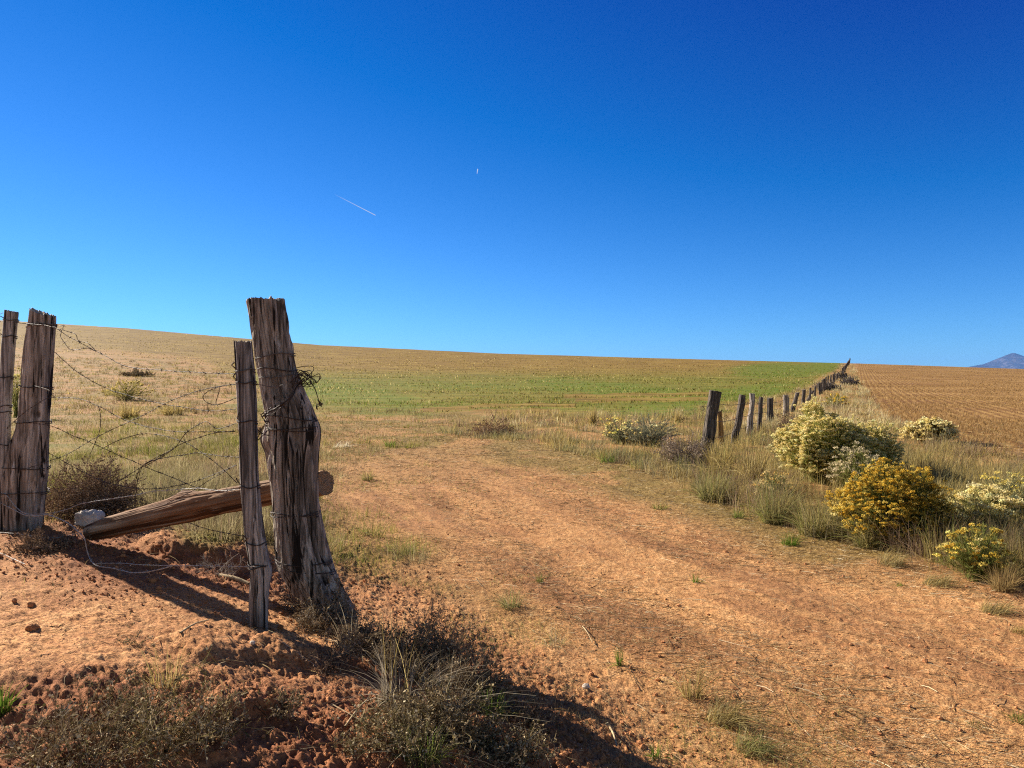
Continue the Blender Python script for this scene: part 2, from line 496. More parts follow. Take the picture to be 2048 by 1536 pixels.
# ---------------------------------------------------------------- posts
def post_mesh(rows, NA=110, NZ=200, rough=1.0, cap_tilt=0.0, seed=0, knots=(), splay=0):
    """rows: (z, cx, cy, rx, ry) from the bottom up, local coordinates; returns verts, quads, material index"""
    rows = np.array(rows, float)
    zz = np.linspace(rows[0, 0], rows[-1, 0], NZ)
    cx, cy, rx, ry = (np.interp(zz, rows[:, 0], rows[:, k]) for k in (1, 2, 3, 4))
    # smooth the profile a little
    ker = np.ones(7) / 7
    sm = lambda a: np.convolve(np.pad(a, 3, 'edge'), ker, 'valid')
    cx, cy, rx, ry = map(sm, (cx, cy, rx, ry))
    a = np.linspace(0, 2 * PI, NA, endpoint=False)
    Zg, Ag = np.meshgrid(zz, a, indexing='ij')
    ca, sa = np.cos(Ag), np.sin(Ag)
    n1 = vn3(ca * 2.2 + 5, sa * 2.2, Zg * 1.6, seed) - .5
    n2 = vn3(ca * 6 + 5 + Zg * .5, sa * 6, Zg * 2.0, seed + 1)
    n3 = vn3(ca * 16 + 5, sa * 16, Zg * 3.2, seed + 2); n4 = vn3(ca * 34 + 5, sa * 34, Zg * 2.4, seed + 4)
    groove = -np.maximum(0, .32 - np.abs(n2 - .5) * 2.2) * .28 - np.maximum(0, .3 - np.abs(n3 - .5) * 2.4) * .16
    fac = 1 + rough * (n1 * .16 + groove + (n3 - .5) * .05 + (n4 - .5) * .05 - np.maximum(0, .12 - np.abs(n1) * 1.1) * .9)
    for (kz, ka, amp, wz, wa) in knots:
        da = np.angle(np.exp(1j * (Ag - ka)))
        fac = fac + amp * np.exp(-((Zg - kz) / wz) ** 2 - (da / wa) ** 2)
    X = cx[:, None] + rx[:, None] * ca * fac; Y = cy[:, None] + ry[:, None] * sa * fac
    Z = Zg + 0
    top = ss(NZ - 12, NZ - 1, np.arange(NZ))[:, None]
    Z = Z + top * (X - cx[-1]) * cap_tilt + top * (n3 - .5) * .02 * rough
    V = [np.stack([X, Y, Z], -1).reshape(-1, 3)]
    i = np.arange(NZ - 1)[:, None] * NA; j = np.arange(NA)[None]; j1 = (j + 1) % NA
    Fq = [np.stack([i + j, i + j1, i + NA + j1, i + NA + j], -1).reshape(-1, 4)]
    midx = [np.zeros(len(Fq[0]), int)]
    # top and bottom caps, rough
    nv = NZ * NA
    for end in (1, 0):
        ring = V[0].reshape(NZ, NA, 3)[-1 if end else 0]
        c = ring.mean(0)
        prev = (nv0 := ((NZ - 1) * NA if end else 0)) + np.arange(NA)
        for q in (.92, .75, .55, .3, .05):
            rg = c + (ring - c) * q
            if end:
                rg[:, 2] += (vn2(rg[:, 0] * 60 + 9, rg[:, 1] * 60, seed) - .5) * .022 * rough - .006
            V.append(rg)
            cur = nv + np.arange(NA); nv += NA
            f = np.stack([prev, np.roll(prev, -1), np.roll(cur, -1), cur], -1)
            Fq.append(f if end else f[:, ::-1]); midx.append(np.full(NA, 1))
            prev = cur
    return np.concatenate(V), np.concatenate(Fq), np.concatenate(midx)

class PostInfo: pass

def px_post(name, rows_px, base_px, mat, label, cat='fence post', depth=None, lean_y=0, rough=1.0, NA=110, NZ=200, cap=0, seed=0, knots=(), sink=.12, group=None, flat=.92):
    b = ground_at(*base_px) if depth is None else Vector(at(base_px[0], base_px[1], depth))
    rows = []
    for (py, xl, xr) in rows_px:
        yy = b.y + lean_y * (base_px[1] - py) / 100
        pl = at(xl, py, yy); pr = at(xr, py, yy)
        rows.append((pl[2] - b.z, (pl[0] + pr[0]) / 2 - b.x, yy - b.y, (pr[0] - pl[0]) / 2, (pr[0] - pl[0]) / 2 * flat))
    rows.sort()
    r0 = rows[0]
    rows.insert(0, (min(r0[0], 0) - sink, r0[1], r0[2], r0[3] * 1.03, r0[4] * 1.03))
    V, Fq, mi = post_mesh(rows, NA, NZ, rough, cap, seed, knots)
    o = mesh_obj(name, V, Fq, mat, loc=b, mats=[mat, M_END], midx=mi, smooth=True)
    tag(o, label, cat, group)
    info = PostInfo(); info.o = o; info.b = b; info.rows = np.array(rows)
    return info

def tube(pts, r, sides=5, closed=False):
    P = np.asarray(pts, float); n = len(P)
    T = np.gradient(P, axis=0); T /= np.linalg.norm(T, axis=1, keepdims=True) + 1e-12
    U = np.empty_like(P); u = np.cross(T[0], [0.3, .2, 1.0]); u /= np.linalg.norm(u) + 1e-9
    for k in range(n):
        u = u - T[k] * u.dot(T[k]); u /= np.linalg.norm(u) + 1e-9; U[k] = u
    W = np.cross(T, U)
    a = np.linspace(0, 2 * PI, sides, endpoint=False)
    r = np.broadcast_to(r, n)[:, None, None]
    V = P[:, None] + r * (np.cos(a)[None, :, None] * U[:, None] + np.sin(a)[None, :, None] * W[:, None])
    i = np.arange(n - 1)[:, None] * sides; j = np.arange(sides)[None]; j1 = (j + 1) % sides
    Fq = np.stack([i + j, i + j1, i + sides + j1, i + sides + j], -1).reshape(-1, 4)
    return V.reshape(-1, 3), Fq, U, W

def smooth_path(pts, step=.012):
    P = np.asarray(pts, float)
    Q = np.vstack([2 * P[0] - P[1], P, 2 * P[-1] - P[-2]])
    out = []
    for i in range(len(P) - 1):
        p0, p1, p2, p3 = Q[i:i + 4]
        m = max(2, int(np.linalg.norm(p2 - p1) / step))
        t = np.linspace(0, 1, m, endpoint=False)[:, None]
        out.append(.5 * (2 * p1 + (p2 - p0) * t + (2 * p0 - 5 * p1 + 4 * p2 - p3) * t ** 2 + (3 * p1 - p0 - 3 * p2 + p3) * t ** 3))
    out.append(P[-1:])
    return np.concatenate(out)

def wire_geo(S, P, r=.0011, twist=True, barb=.13):
    """two wires twisted round each other, with barbs"""
    if not twist:
        V, Fq, U, W = tube(P, r * 1.3)
        S.add(V, Fq, np.zeros((len(V), 3))); return
    _, _, U, W = tube(P, r)
    L = np.concatenate([[0], np.cumsum(np.linalg.norm(np.diff(P, axis=0), axis=1))])
    for ph in (0, PI):
        a = L / .045 * 2 * PI * .5 + ph
        Q = P + r * 1.1 * (np.cos(a)[:, None] * U + np.sin(a)[:, None] * W)
        V, Fq, _, _ = tube(Q, r); S.add(V, Fq, np.zeros((len(V), 3)))
    if barb:
        for s in np.arange(barb * rng.uniform(.2, 1), L[-1], barb):
            k = min(np.searchsorted(L, s), len(P) - 1)
            for q in range(2):
                d = rvec(1)[0] * .016
                V, Fq, _, _ = tube([P[k] - d, P[k] - d * .3, P[k] + d * .3, P[k] + d], [r * .3, r * 1.1, r * 1.1, r * .3], 4); S.add(V, Fq, np.zeros((len(V), 3)))
            th = np.linspace(0, 4 * PI, 14)
            t = P[min(k + 1, len(P) - 1)] - P[max(k - 1, 0)]; t = t / (np.linalg.norm(t) + 1e-9)
            coil = P[k] + t * (th[:, None] / (4 * PI) - .5) * .012 + r * 2.2 * (np.cos(th)[:, None] * U[k] + np.sin(th)[:, None] * W[k])
            V, Fq, _, _ = tube(coil, r * .8, 4); S.add(V, Fq, np.zeros((len(V), 3)))

def wire_obj(name, P, mat, parent=None, **kw):
    S = Soup()
    for q in (P if isinstance(P, list) else [P]):
        wire_geo(S, q, **kw)
    V = np.concatenate(S.V); Fq = np.concatenate(S.F)
    if parent is not None:
        V = V - np.array(parent.location); loc = None
    else:
        loc = P[0][0] if isinstance(P, list) else P[0]; V = V - loc
    return mesh_obj(name, V, Fq, mat, parent, smooth=True, loc=loc)

def wrap(info, py, mat=None, turns=1.3, tilt=0., gap=1.05, r=.0017):
    """wire wound round a post at picture height py"""
    z = (at(CX, py, info.b.y)[2] - info.b.z)
    R = info.rows
    th = np.linspace(-PI * .1, 2 * PI * turns, int(60 * turns) + 10)
    zz = z + th / (2 * PI) * .012 + tilt * np.cos(th) + .004 * np.sin(th * 3 + py)
    cx, cy, rx, ry = (np.interp(zz, R[:, 0], R[:, k]) for k in (1, 2, 3, 4))
    P = np.stack([info.b.x + cx + rx * gap * np.cos(th), info.b.y + cy + ry * gap * np.sin(th), info.b.z + zz], 1)
    ends = [P[-1] + np.array([rng.uniform(-.02, .02), -.02, .015 * k]) for k in (1, 2)]
    P = np.vstack([P, ends])
    return wire_obj('wire_wrap', P, mat or M_RUST, info.o, r=r, twist=True, barb=0)

BIG = px_post('gate_post', [(600, 495, 571), (650, 503, 578), (700, 511, 586), (740, 519, 592), (780, 527, 604), (815, 534, 620), (850, 537, 631),
                        (880, 535, 633), (920, 536, 631), (960, 541, 630), (1000, 545, 631), (1050, 548, 640), (1100, 552, 652), (1140, 562, 664), (1180, 585, 682), (1215, 612, 702), (1245, 630, 712)],
              (665, 1240), M_POST, 'thick leaning juniper gate post bound with wire, tallest post beside the track', seed=5, NA=180, NZ=320,
              knots=[(.98, PI, .25, .06, .35), (1.02, -.1, .18, .06, .5), (.10, -1.1, .18, .2, .35), (.15, -2.3, -.22, .2, .3), (.02, -.2, .25, .16, .3), (1.25, -1.2, -.12, .10, .5)], rough=1.35)
STICK = px_post('gate_stick', [(683, 469, 502), (720, 472, 506), (760, 474, 510), (800, 475, 512), (860, 477, 513), (950, 480, 516), (1000, 483, 520), (1060, 488, 527), (1100, 496, 534),
                               (1150, 501, 541), (1200, 497, 537), (1257, 498, 536)], (517, 1256), M_POSTG, 'slim grey cracked gate stick standing just before the thick leaning post',
                seed=31, NA=110, NZ=260, rough=1.0, knots=[(.28, 0, .2, .05, .6), (.38, PI, .12, .06, .6)], sink=.04)
LEFT = px_post('fence_post', [(626, 62, 110), (700, 52, 105), (800, 41, 99), (860, 34, 96), (900, 20, 93), (950, 11, 92), (1000, 12, 88), (1058, 14, 82)], (48, 1056), M_POST,
               'stout weathered fence post with slanted sawn top and swollen base beside tumbleweed', seed=51, NA=140, NZ=240, cap=-.35, knots=[(.38, -.3, .1, .08, .5), (.52, PI, .2, .07, .5)])
THIN = px_post('fence_stay', [(622, 11, 36), (700, 4, 29), (800, -1, 22), (900, -5, 18), (1050, -12, 10)], (-2, 1045), M_POSTG,
               'thin round fence stay close beside the stout slanted-top post', cat='fence stay', seed=61, NA=60, NZ=160, depth=LEFT.b.y - .05, rough=.6, cap=-.2)
for py, m, tl in ((715, M_GALV, .012), (742, M_RUST, -.01), (757, M_GALV, .006), (836, M_RUST, -.02), (858, M_RUST, .0), (862, M_RUST, -.004), (1026, M_RUST, -.006), (1030, M_RUST, .0), (1122, M_RUST, -.012), (1135, M_RUST, -.03)):
    wrap(BIG, py, m, 1.4, tl)
for py, m in ((745, M_GALV), (769, M_RUST), (846, M_RUST), (976, M_RUST), (1089, M_RUST), (1131, M_RUST), (1136, M_RUST)):
    wrap(STICK, py, m, 1.6, rng.uniform(-.004, .004), 1.08)
for py, m in ((652, M_RUST), (655, M_GALV), (776, M_RUST), (846, M_RUST), (936, M_RUST), (985, M_RUST)):
    wrap(LEFT, py, m, 1.4, rng.uniform(-.01, .01), 1.06)
for py, m in ((643, M_GALV), (676, M_RUST), (757, M_RUST), (815, M_RUST), (826, M_RUST), (892, M_RUST)):
    wrap(THIN, py, m, 1.6, rng.uniform(-.005, .005), 1.08)

# fallen log, its left end on the mound and its right end wired behind the gate post
def build_log():
    gl = ground_at(168, 1083)
    p0 = np.array([gl.x, gl.y + .06, gl.z + .045]); yb = BIG.b.y + .30
    p1 = at(652, 966, yb)
    ax = Vector(p1 - p0); L = ax.length
    rows = []
    for t, rr in ((0, .055), (.08, .075), (.25, .085), (.42, .098), (.47, .10), (.55, .088), (.75, .085), (1, .083)):
        rows.append((t * L, (0.012 * math.sin(t * 5)), .02 * math.sin(t * 3), rr * .92, rr * .9))
    V, Fq, mi = post_mesh(rows, 130, 240, .62, 0.25, 77, [(L * .43, PI * .5, .28, .07, .5), (L * .58, -2.4, .16, .04, .3)])
    q = ax.to_track_quat('Z', 'Y')
    o = mesh_obj('fallen_log', V, Fq, M_LOG, mats=[M_LOG, M_LOGEND], midx=mi, smooth=True, loc=Vector(p0))
    o.rotation_mode = 'QUATERNION'; o.rotation_quaternion = q
    tag(o, 'weathered orange-brown log sloping from the dirt mound up behind the gate post', 'log')
build_log()

# ---------------------------------------------------------------- gate wires
def gate_y(px):
    k = (px - CX) / F
    xa, ya = STICK.b.x, STICK.b.y; xb, yb = LEFT.b.x + .02, LEFT.b.y - .06
    s = (yb - ya) / (xb - xa)
    return (ya - s * xa) / (1 - s * k)

def gpath(pts, off=0.0, amp=.004):
    out = []
    for p in pts:
        o = p[2] if len(p) > 2 else off
        y = gate_y(np.clip(p[0], -60, 560)) + o
        g = ground_at(p[0], p[1], True)
        y = min(y, g.y * .985)
        out.append(at(p[0], p[1], y))
    P = smooth_path(out)
    s = np.arange(len(P)) * .012
    P = P + amp * np.stack([vn2(s * 9, s * 0, 3) - .5, vn2(s * 9, s * 0 + 9, 4) - .5, vn2(s * 9, s * 0 + 5, 8) - .5], 1) * 2
    return P

WG = 'slack barbed wires of the gate'
def gw(pts, mat, label, off=0.0, barb=.13, extra=(), r=.0011, amp=.0015):
    P = [gpath(pts, off, amp)] + [gpath(e, off, amp) for e in extra]
    o = wire_obj('barbed_wire', P, mat, r=r, barb=barb)
    tag(o, label, 'barbed wire', WG)

gw([(-30, 640), (10, 643), (49, 647), (78, 649), (112, 655)], M_GALV, 'short top wire joining the thin stay to the slanted-top post', -.06)
gw([(112, 656), (135, 672), (160, 685), (190, 701), (210, 711), (235, 725), (262, 735), (320, 740), (400, 745), (470, 748)], M_GALV,
   'topmost pale gate wire, sagging from the slanted-top post to the grey stick', 0,
   extra=[[(114, 657), (124, 662), (121, 672), (128, 684), (140, 699), (155, 699), (172, 696), (190, 701)], [(118, 652), (128, 652), (126, 660), (150, 668), (158, 682), (176, 686), (192, 702)]])
gw([(70, 772), (98, 781), (111, 794), (156, 797), (197, 812), (241, 836), (275, 848), (334, 861), (400, 864), (470, 862)], M_RUST,
   'dark second gate wire with a loose end hanging from it', 0, extra=[[(197, 812), (201, 830), (200, 860), (192, 882), (180, 910)]])
gw([(4, 868), (37, 835), (60, 817), (93, 797), (111, 794)], M_RUST, 'short slanting wire crossing the face of the slanted-top post', -.12)
gw([(35, 844), (98, 851), (148, 872), (193, 890), (230, 907), (286, 931), (334, 951), (393, 974), (440, 981), (476, 979)], M_RUST,
   'dark gate wire slanting down from the slanted-top post to the log end of the stick', 0)
gw([(0, 907), (22, 908), (41, 916), (15, 916), (9, 925), (15, 935), (37, 940), (67, 933), (104, 920), (141, 905), (185, 879), (237, 853), (282, 833), (334, 805), (371, 790), (400, 781), (437, 773), (485, 768), (515, 768)], M_RUST,
   'long barbed wire rising from a curl on the slanted-top post to the stick', -.05)
gw([(511, 783), (474, 796), (437, 809), (413, 804), (407, 792), (422, 780), (444, 772), (470, 768)], M_RUST, 'open loop of smooth wire beside the grey stick', 0, 0,
   extra=[[(440, 772), (438, 785), (432, 806), (436, 812)]])
gw([(286, 932), (300, 924), (322, 916), (351, 894), (363, 878), (377, 862), (400, 847), (415, 844), (433, 857), (452, 853), (474, 846)], M_RUST,
   'knotted wire climbing from the tangle over the log to the stick', 0, extra=[[(286, 934), (310, 922), (351, 894), (383, 880), (429, 866), (470, 862)], [(286, 930), (312, 916), (340, 902)],
   [(286, 932), (278, 942), (273, 958)], [(284, 934), (277, 956), (273, 983), (271, 1008)]])
gw([(286, 932), (265, 946), (234, 966), (224, 983), (195, 1001), (150, 1012)], M_RUST, 'thin wire dropping from the tangle toward the tumbleweed', 0, .2)
gw([(300, 922), (330, 916), (367, 910), (394, 906), (429, 910), (449, 913), (478, 914)], M_GALV, 'pale short wire from the tangle to the middle of the stick', 0)
gw([(60, 1029), (96, 1027), (130, 1020), (163, 1007), (208, 1000), (260, 992), (304, 983), (356, 979), (400, 977), (437, 981), (478, 979)], M_PALE,
   'pale barbed wire stretched above the log to the stick', -.08)
gw([(-30, 970), (0, 983), (15, 992), (30, 1011), (45, 1024), (74, 1031), (96, 1030), (122, 1039), (145, 1053), (167, 1074), (172, 1094), (178, 1113), (192, 1130), (228, 1137), (251, 1143), (270, 1145), (310, 1141), (348, 1131)], M_PALE,
   'bright twisted wire drooping in front of the log onto the dirt', -.18, .3, r=.0017, extra=[[(-30, 990), (0, 1005), (22, 1016), (48, 1029), (74, 1032)]])
gw([(192, 1127), (244, 1127), (293, 1130), (348, 1131), (407, 1132), (488, 1133), (510, 1132)], M_PALE, 'lowest pale wire running level over the dirt to the stick', -.1)
gw([(380, 1046), (400, 1054), (429, 1062), (470, 1069), (498, 1075)], M_RUST, 'short dark wire under the log beside the stick', .1)
gw([(-10, 1064), (56, 1070), (100, 1076), (130, 1072), (165, 1064)], M_PALE, 'loose wire lying on the weeds below the slanted-top post', -.05)
gw([(-20, 1096), (0, 1106), (26, 1117), (50, 1128)], M_PALE, 'short wire end lying on dirt at the frame edge', -.1)
gw([(96, 905), (150, 935), (215, 965), (290, 978), (370, 968), (430, 948), (474, 930)], M_RUST, 'sagging dark wire from the stout post dipping behind the tangle to the stick', .08)
gw([(105, 700), (150, 740), (210, 775), (290, 800), (370, 815), (430, 822), (472, 818)], M_RUST, 'thin dark wire sagging below the topmost gate wire', .05)
gw([(200, 900), (240, 880), (285, 868), (330, 872), (380, 890), (430, 925), (474, 965)], M_RUST, 'dark wire arching over the tangle and down to the stick', .06)
gw([(330, 1010), (380, 985), (420, 960), (470, 930)], M_RUST, 'faint dark wire slanting up behind the stick above the log', .15, .2)

def tangle():
    y = BIG.b.y - BIG.rows[10][4] - .01
    S = []
    def add(pts, n=1, j=4):
        for _ in range(n):
            q = [at(a + rng.normal(0, j), b + rng.normal(0, j), y + rng.normal(0, .012) + (.06 if a > 585 else 0)) for a, b in pts]
            S.append(smooth_path(q, .008))
    add([(525, 832), (545, 822), (562, 812), (580, 795), (595, 770), (610, 758)], 7, 2.5)
    add([(528, 838), (535, 845), (528, 828), (538, 818)], 4, 3)
    add([(590, 772), (603, 752), (618, 750), (622, 764), (606, 772), (592, 762), (606, 748), (620, 758)], 6, 5)
    add([(592, 735), (610, 731), (626, 733), (627, 742), (612, 756)], 1, 1)
    add([(612, 760), (625, 752), (640, 752), (641, 758), (632, 766), (628, 760)], 2, 1.5)
    add([(618, 764), (628, 776), (634, 792), (638, 806), (642, 812)], 2, 1.5)
    add([(634, 800), (640, 806), (645, 808), (636, 812), (632, 818)], 3, 2)
    o = wire_obj('wire_tangle', S, M_RUST, BIG.o, r=.0016, twist=False)
tangle()
# wires that tie the stick to the post
gw([(500, 768), (520, 770, -.02), (548, 775), (565, 770)], M_GALV, 'short pale tie wire between the stick and the leaning gate post', 0, 0)
gw([(505, 845), (522, 866, .02), (540, 870), (530, 850), (515, 880), (535, 862)], M_RUST, 'crumpled dark wire tie between the stick and post at mid height', 0, .06)

# ---------------------------------------------------------------- far fence
PALEW = 'weathered fence posts in the line up the hill'
def line_post(i, y, top_px, base_off, wpx, topy, label, mat=M_DARKPOST, hid=0):
    x = fence_x(y); z = float(Hs(x, y))
    bx, by = project(x, y, z)
    bx = bx + base_off; b = Vector(at(bx, by, y)); b.z = z
    w = wpx * 1.22 / F * y
    tx = at(top_px, topy, y)
    h = float(tx[2] - z); dx = float(tx[0] - b.x)
    NA, NZ = (64, 90) if y < 30 else (24, 24)
    rows = [(-.15, -dx * .1, 0, w * .55, w * .5)] + [(h * t, dx * t + rng.normal(0, .05) * w, rng.normal(0, .05) * w, w * .5 * (1.08 - .12 * t + rng.normal(0, .05)), w * .5) for t in (0, .2, .4, .6, .8, 1)]
    V, Fq, mi = post_mesh(rows, NA, NZ, 1.0 if y < 30 else .6, rng.uniform(-.3, .3), 100 + i * 7)
    o = mesh_obj('fence_post', V, Fq, mat, mats=[mat, M_END], midx=mi, smooth=True, loc=b)
    tag(o, label, 'fence post', PALEW)
    return b, np.array([b.x, b.y, b.z]), np.array([b.x + dx, b.y, b.z + h]), o
FP = [  # depth, top x, base offset, width, top y, label
    (13.7, 1430, 0, 19, 782, 'dark thick post across the track, first and largest of the hill fence', M_DARKPOST),
    (17.0, 1486, 0, 11, 790, 'dark post leaning right, second in the hill fence', M_DARKPOST),
    (19.3, 1505, 0, 9, 787, 'pale grey post leaning right, third in the hill fence', M_POST),
    (21.2, 1522, 0, 7, 794, 'slim dark post, fourth in the hill fence', M_DARKPOST),
    (23.8, 1540, 0, 10, 796, 'square-topped dark post with a knob, fifth in the hill fence', M_DARKPOST),
    (29.2, 1572, 0, 9, 790, 'upright grey post with wire round its head, sixth in the hill fence', M_POST),
    (33.0, 1595, -4, 7, 785, 'leaning dark post, seventh in the hill fence', M_DARKPOST),
    (38.2, 1608, 0, 5.5, 779, 'straight narrow post, eighth in the hill fence', M_DARKPOST),
    (43.5, 1621, 0, 3.2, 775, 'thin straight stake, ninth in the hill fence', M_DARKPOST),
    (45.0, 1627, -9, 5, 781, 'strongly leaning post, tenth in the hill fence', M_DARKPOST),
    (48.2, 1631, 0, 3.6, 772, 'narrow post just past the strongly leaning one', M_DARKPOST),
    (55.0, 1638, 0, 3, 766, 'short stub post, twelfth in the hill fence', M_DARKPOST),
    (56.5, 1641.5, 0, 4, 765, 'stout dark post, thirteenth in the hill fence', M_DARKPOST),
    (59.5, 1646, 0, 2.4, 758.5, 'thin post, fourteenth in the hill fence', M_DARKPOST),
    (62.0, 1648.5, 0, 2.6, 757, 'tall dark post, fifteenth in the hill fence', M_DARKPOST),
    (65.0, 1651.5, 0, 2.6, 754, 'tall narrow post, sixteenth in the hill fence', M_DARKPOST),
    (69.5, 1656.5, 0, 2.4, 751, 'post leaning right, seventeenth in the hill fence', M_DARKPOST),
    (76.5, 1662, 0, 2.4, 749.5, 'far post, eighteenth in the hill fence', M_DARKPOST),
    (84.0, 1666.5, 0, 2.4, 748, 'far post, nineteenth in the hill fence', M_DARKPOST),
    (90.0, 1669.5, 0, 2.2, 746, 'far post, twentieth in the hill fence', M_DARKPOST),
    (98.0, 1674.5, 0, 3.0, 746.5, 'thicker far post, twenty-first in the hill fence, before the gap', M_DARKPOST),
]
tops = []
for i, (y, tx, bo, w, ty, lab, mt) in enumerate(FP):
    tops.append(line_post(i, y, tx, bo, w, ty, lab, mt)[1:3])
ords = ['first', 'second', 'third', 'fourth', 'fifth', 'sixth', 'seventh', 'eighth', 'ninth', 'tenth', 'eleventh']
for k in range(10):
    y = 134 + k * 11.6
    x = fence_x(y); z = float(Hs(x, y)); bx, by = project(x, y, z)
    top = by - 1.25 * F / y - (2.5 if k == 9 else 0)
    line_post(40 + k, y, bx + rng.uniform(-.4, .8) + (1.2 if k == 9 else 0), 0, 2.0, top, ('tiny dark post near the hill crest, %s past the gap in the hill fence' % ords[k]) if k < 9 else 'last tiny post standing against the sky on the hill crest', M_DARKPOST)
# ochre stake behind the first post
b = ground_at(1442, 895); b.y += .25; b.x += .06
hz = float(Hs(b.x, b.y)); h = (at(1435, 822, b.y)[2] - hz)
V, Fq, mi = post_mesh([(-.1, .04, 0, .075, .05), (0, .03, 0, .075, .05), (h * .6, .0, 0, .06, .045), (h, -.02, 0, .045, .04)], 48, 60, .8, .2, 301)
tag(mesh_obj('wooden_stake', V, Fq, M_ORANGE, mats=[M_ORANGE, M_END], midx=mi, smooth=True, loc=Vector((b.x, b.y, hz))), 'short ochre-brown stake leaning behind the first hill fence post', 'stake')
for nm, fr in (('top', .82), ('middle', .55), ('bottom', .3)):
    P = [lo + (hi - lo) * fr + np.array([0.02, -.06, 0]) for lo, hi in tops[:14]]
    Q = []
    for a, c in zip(P[:-1], P[1:]):
        Q += [a, (a + c) / 2 - np.array([0, 0, .03])]
    Q.append(P[-1])
    o = wire_obj('barbed_wire', smooth_path(Q, .06), M_RUST, r=.0032, barb=.6)
    tag(o, '%s strand of dark barbed wire along the hill fence' % nm, 'barbed wire', 'strands of the hill fence')
o = wire_obj('wire_coil', smooth_path([tops[0][1] * .7 + tops[0][0] * .3 + np.array([.14 + .05 * math.cos(t) + .012 * t, -.1, .05 * math.sin(t) - .015 * t]) for t in np.linspace(0, 9, 30)], .02), M_RUST, r=.003, twist=False)
tag(o, 'loose curl of old wire on the right of the first hill fence post', 'wire')
o = wire_obj('wire_coil', smooth_path([tops[0][1] * .75 + tops[0][0] * .25 + np.array([-.16 + .05 * math.cos(t) - .012 * t, -.1, .04 * math.sin(t)]) for t in np.linspace(0, 8, 24)], .02), M_RUST, r=.003, twist=False)
tag(o, 'loose curl of old wire on the left of the first hill fence post', 'wire')

# ---------------------------------------------------------------- shrubs in flower
CREAM = [(.80, .63, .28), (.64, .51, .17), (.83, .71, .38)]
GOLD = [(.62, .41, .055), (.50, .30, .035), (.72, .54, .13)]
PALEY = [(.78, .62, .17), (.82, .68, .30), (.66, .50, .10)]
OLIVE = [(.17, .185, .045), (.23, .235, .07), (.12, .135, .035), (.29, .26, .10)]
SAGE = [(.17, .17, .08), (.12, .13, .055), (.24, .22, .12)]

YG = [(.34, .34, .09), (.42, .39, .13), (.24, .25, .06)]
def bush(px, py, wpx, hpx, flowers, label, heads=260, puff=26, hs=.05, ps=.011, foliage=OLIVE, lump=.25, base_frac=.25, leafn=10, sparse=0, seed=0, dens=1.0, flat=1.0, group='flowering rabbitbrush shrubs'):
    b = ground_at(px, py)
    sc_ = b.y / F; W = wpx * sc_ / 2; Hh = hpx * sc_
    root = empty('flowering_shrub', b); tag(root, label, 'shrub', group)
    B = np.array(b)
    n = heads
    d = rvec(n * 3); d = d[d[:, 2] > -.12][:n]; n = len(d)
    lum = vn3(d[:, 0] * 2.6 + seed, d[:, 1] * 2.6, d[:, 2] * 2.6, seed) ; lum2 = vn3(d[:, 0] * 6 + seed, d[:, 1] * 6, d[:, 2] * 6, seed + 3)
    rad = (1 - lump + lump * 1.45 * lum + .26 * (lum2 - .5)) * np.where(rng.uniform(0, 1, n) < .72, rng.uniform(.93, 1.04, n), rng.uniform(.55, .95, n)) * np.where(rng.uniform(0, 1, n) < .06, rng.uniform(1.05, 1.15, n), 1)
    c0 = np.array([0, 0, Hh * base_frac])
    E = np.array([W, W * .9 * flat, Hh * (1 - base_frac)])
    C = B + c0 + d * rad[:, None] * E
    keep = rng.uniform(0, 1, n) > sparse + .45 * ss(.25, -.1, d[:, 2])
    # stems and leaves
    S = Soup()
    ns = n
    foot = B + np.stack([rng.normal(0, W * .16, ns), rng.normal(0, W * .16, ns), -np.ones(ns) * .02], 1)
    mid = foot * .45 + C * .55 + np.stack([0 * d[:, 0], 0 * d[:, 0], np.full(ns, Hh * .12)], 1) - d * np.array([W, W, 0]) * .12
    mw = max(.0028, .45 * 2 * sc_)
    strips(S, foot, mid, C, mw * 1.2, mw * .7, tintv(ns, foliage), 3)
    m = int(ns * leafn * dens)
    k = rng.integers(0, ns, m); t = rng.uniform(.25, 1.0, (m, 1))
    p = (1 - t) ** 2 * foot[k] + 2 * t * (1 - t) * mid[k] + t * t * C[k]
    up = rvec(m) * .7 + d[k] * .5 + np.array([0, 0, .7]); up /= np.linalg.norm(up, axis=1, keepdims=True)
    L = rng.uniform(.03, .075, m)[:, None] * (1 + .0 * t)
    p2 = p + up * L
    strips(S, p, (p + p2) / 2 + rvec(m) * .006, p2, mw * .9, mw * .3, tintv(m, foliage, .25), 2)
    S.build('foliage', M_GRASS, root)
    # flower heads: domed clusters of little tufts
    S = Soup()
    Ck = C[keep]; dk = d[keep]; nk = len(Ck)
    sz = hs * rng.uniform(.6, 1.25, nk)
    idx = np.repeat(np.arange(nk), puff); q = rvec(nk * puff) * rng.uniform(.2, 1, (nk * puff, 1)) ** .5
    q[:, 2] = np.abs(q[:, 2]) * .8 - .1
    Pq = Ck[idx] + q * sz[idx][:, None]
    hcol = tintv(nk, flowers, .1)[idx] * (1 + rng.normal(0, .16, (len(idx), 1)))
    quads(S, Pq, np.maximum(ps, .8 * 2 * sc_ * .9) * rng.uniform(.6, 1.3, len(Pq)), np.clip(hcol, .01, .85))
    # little stalks below each head
    kk = np.repeat(np.arange(nk), 5); e = Ck[kk] + rvec(len(kk)) * sz[kk][:, None] * .7; s0 = Ck[kk] - dk[kk] * sz[kk][:, None] * 1.4 - np.array([0, 0, 1]) * sz[kk][:, None] * .6
    strips(S, s0, (s0 + e) / 2, e, mw * .7, mw * .5, tintv(len(kk), foliage + [tuple(flowers[1])], .2), 1)
    S.build('flower_heads', M_FLOWER, root)
    return b

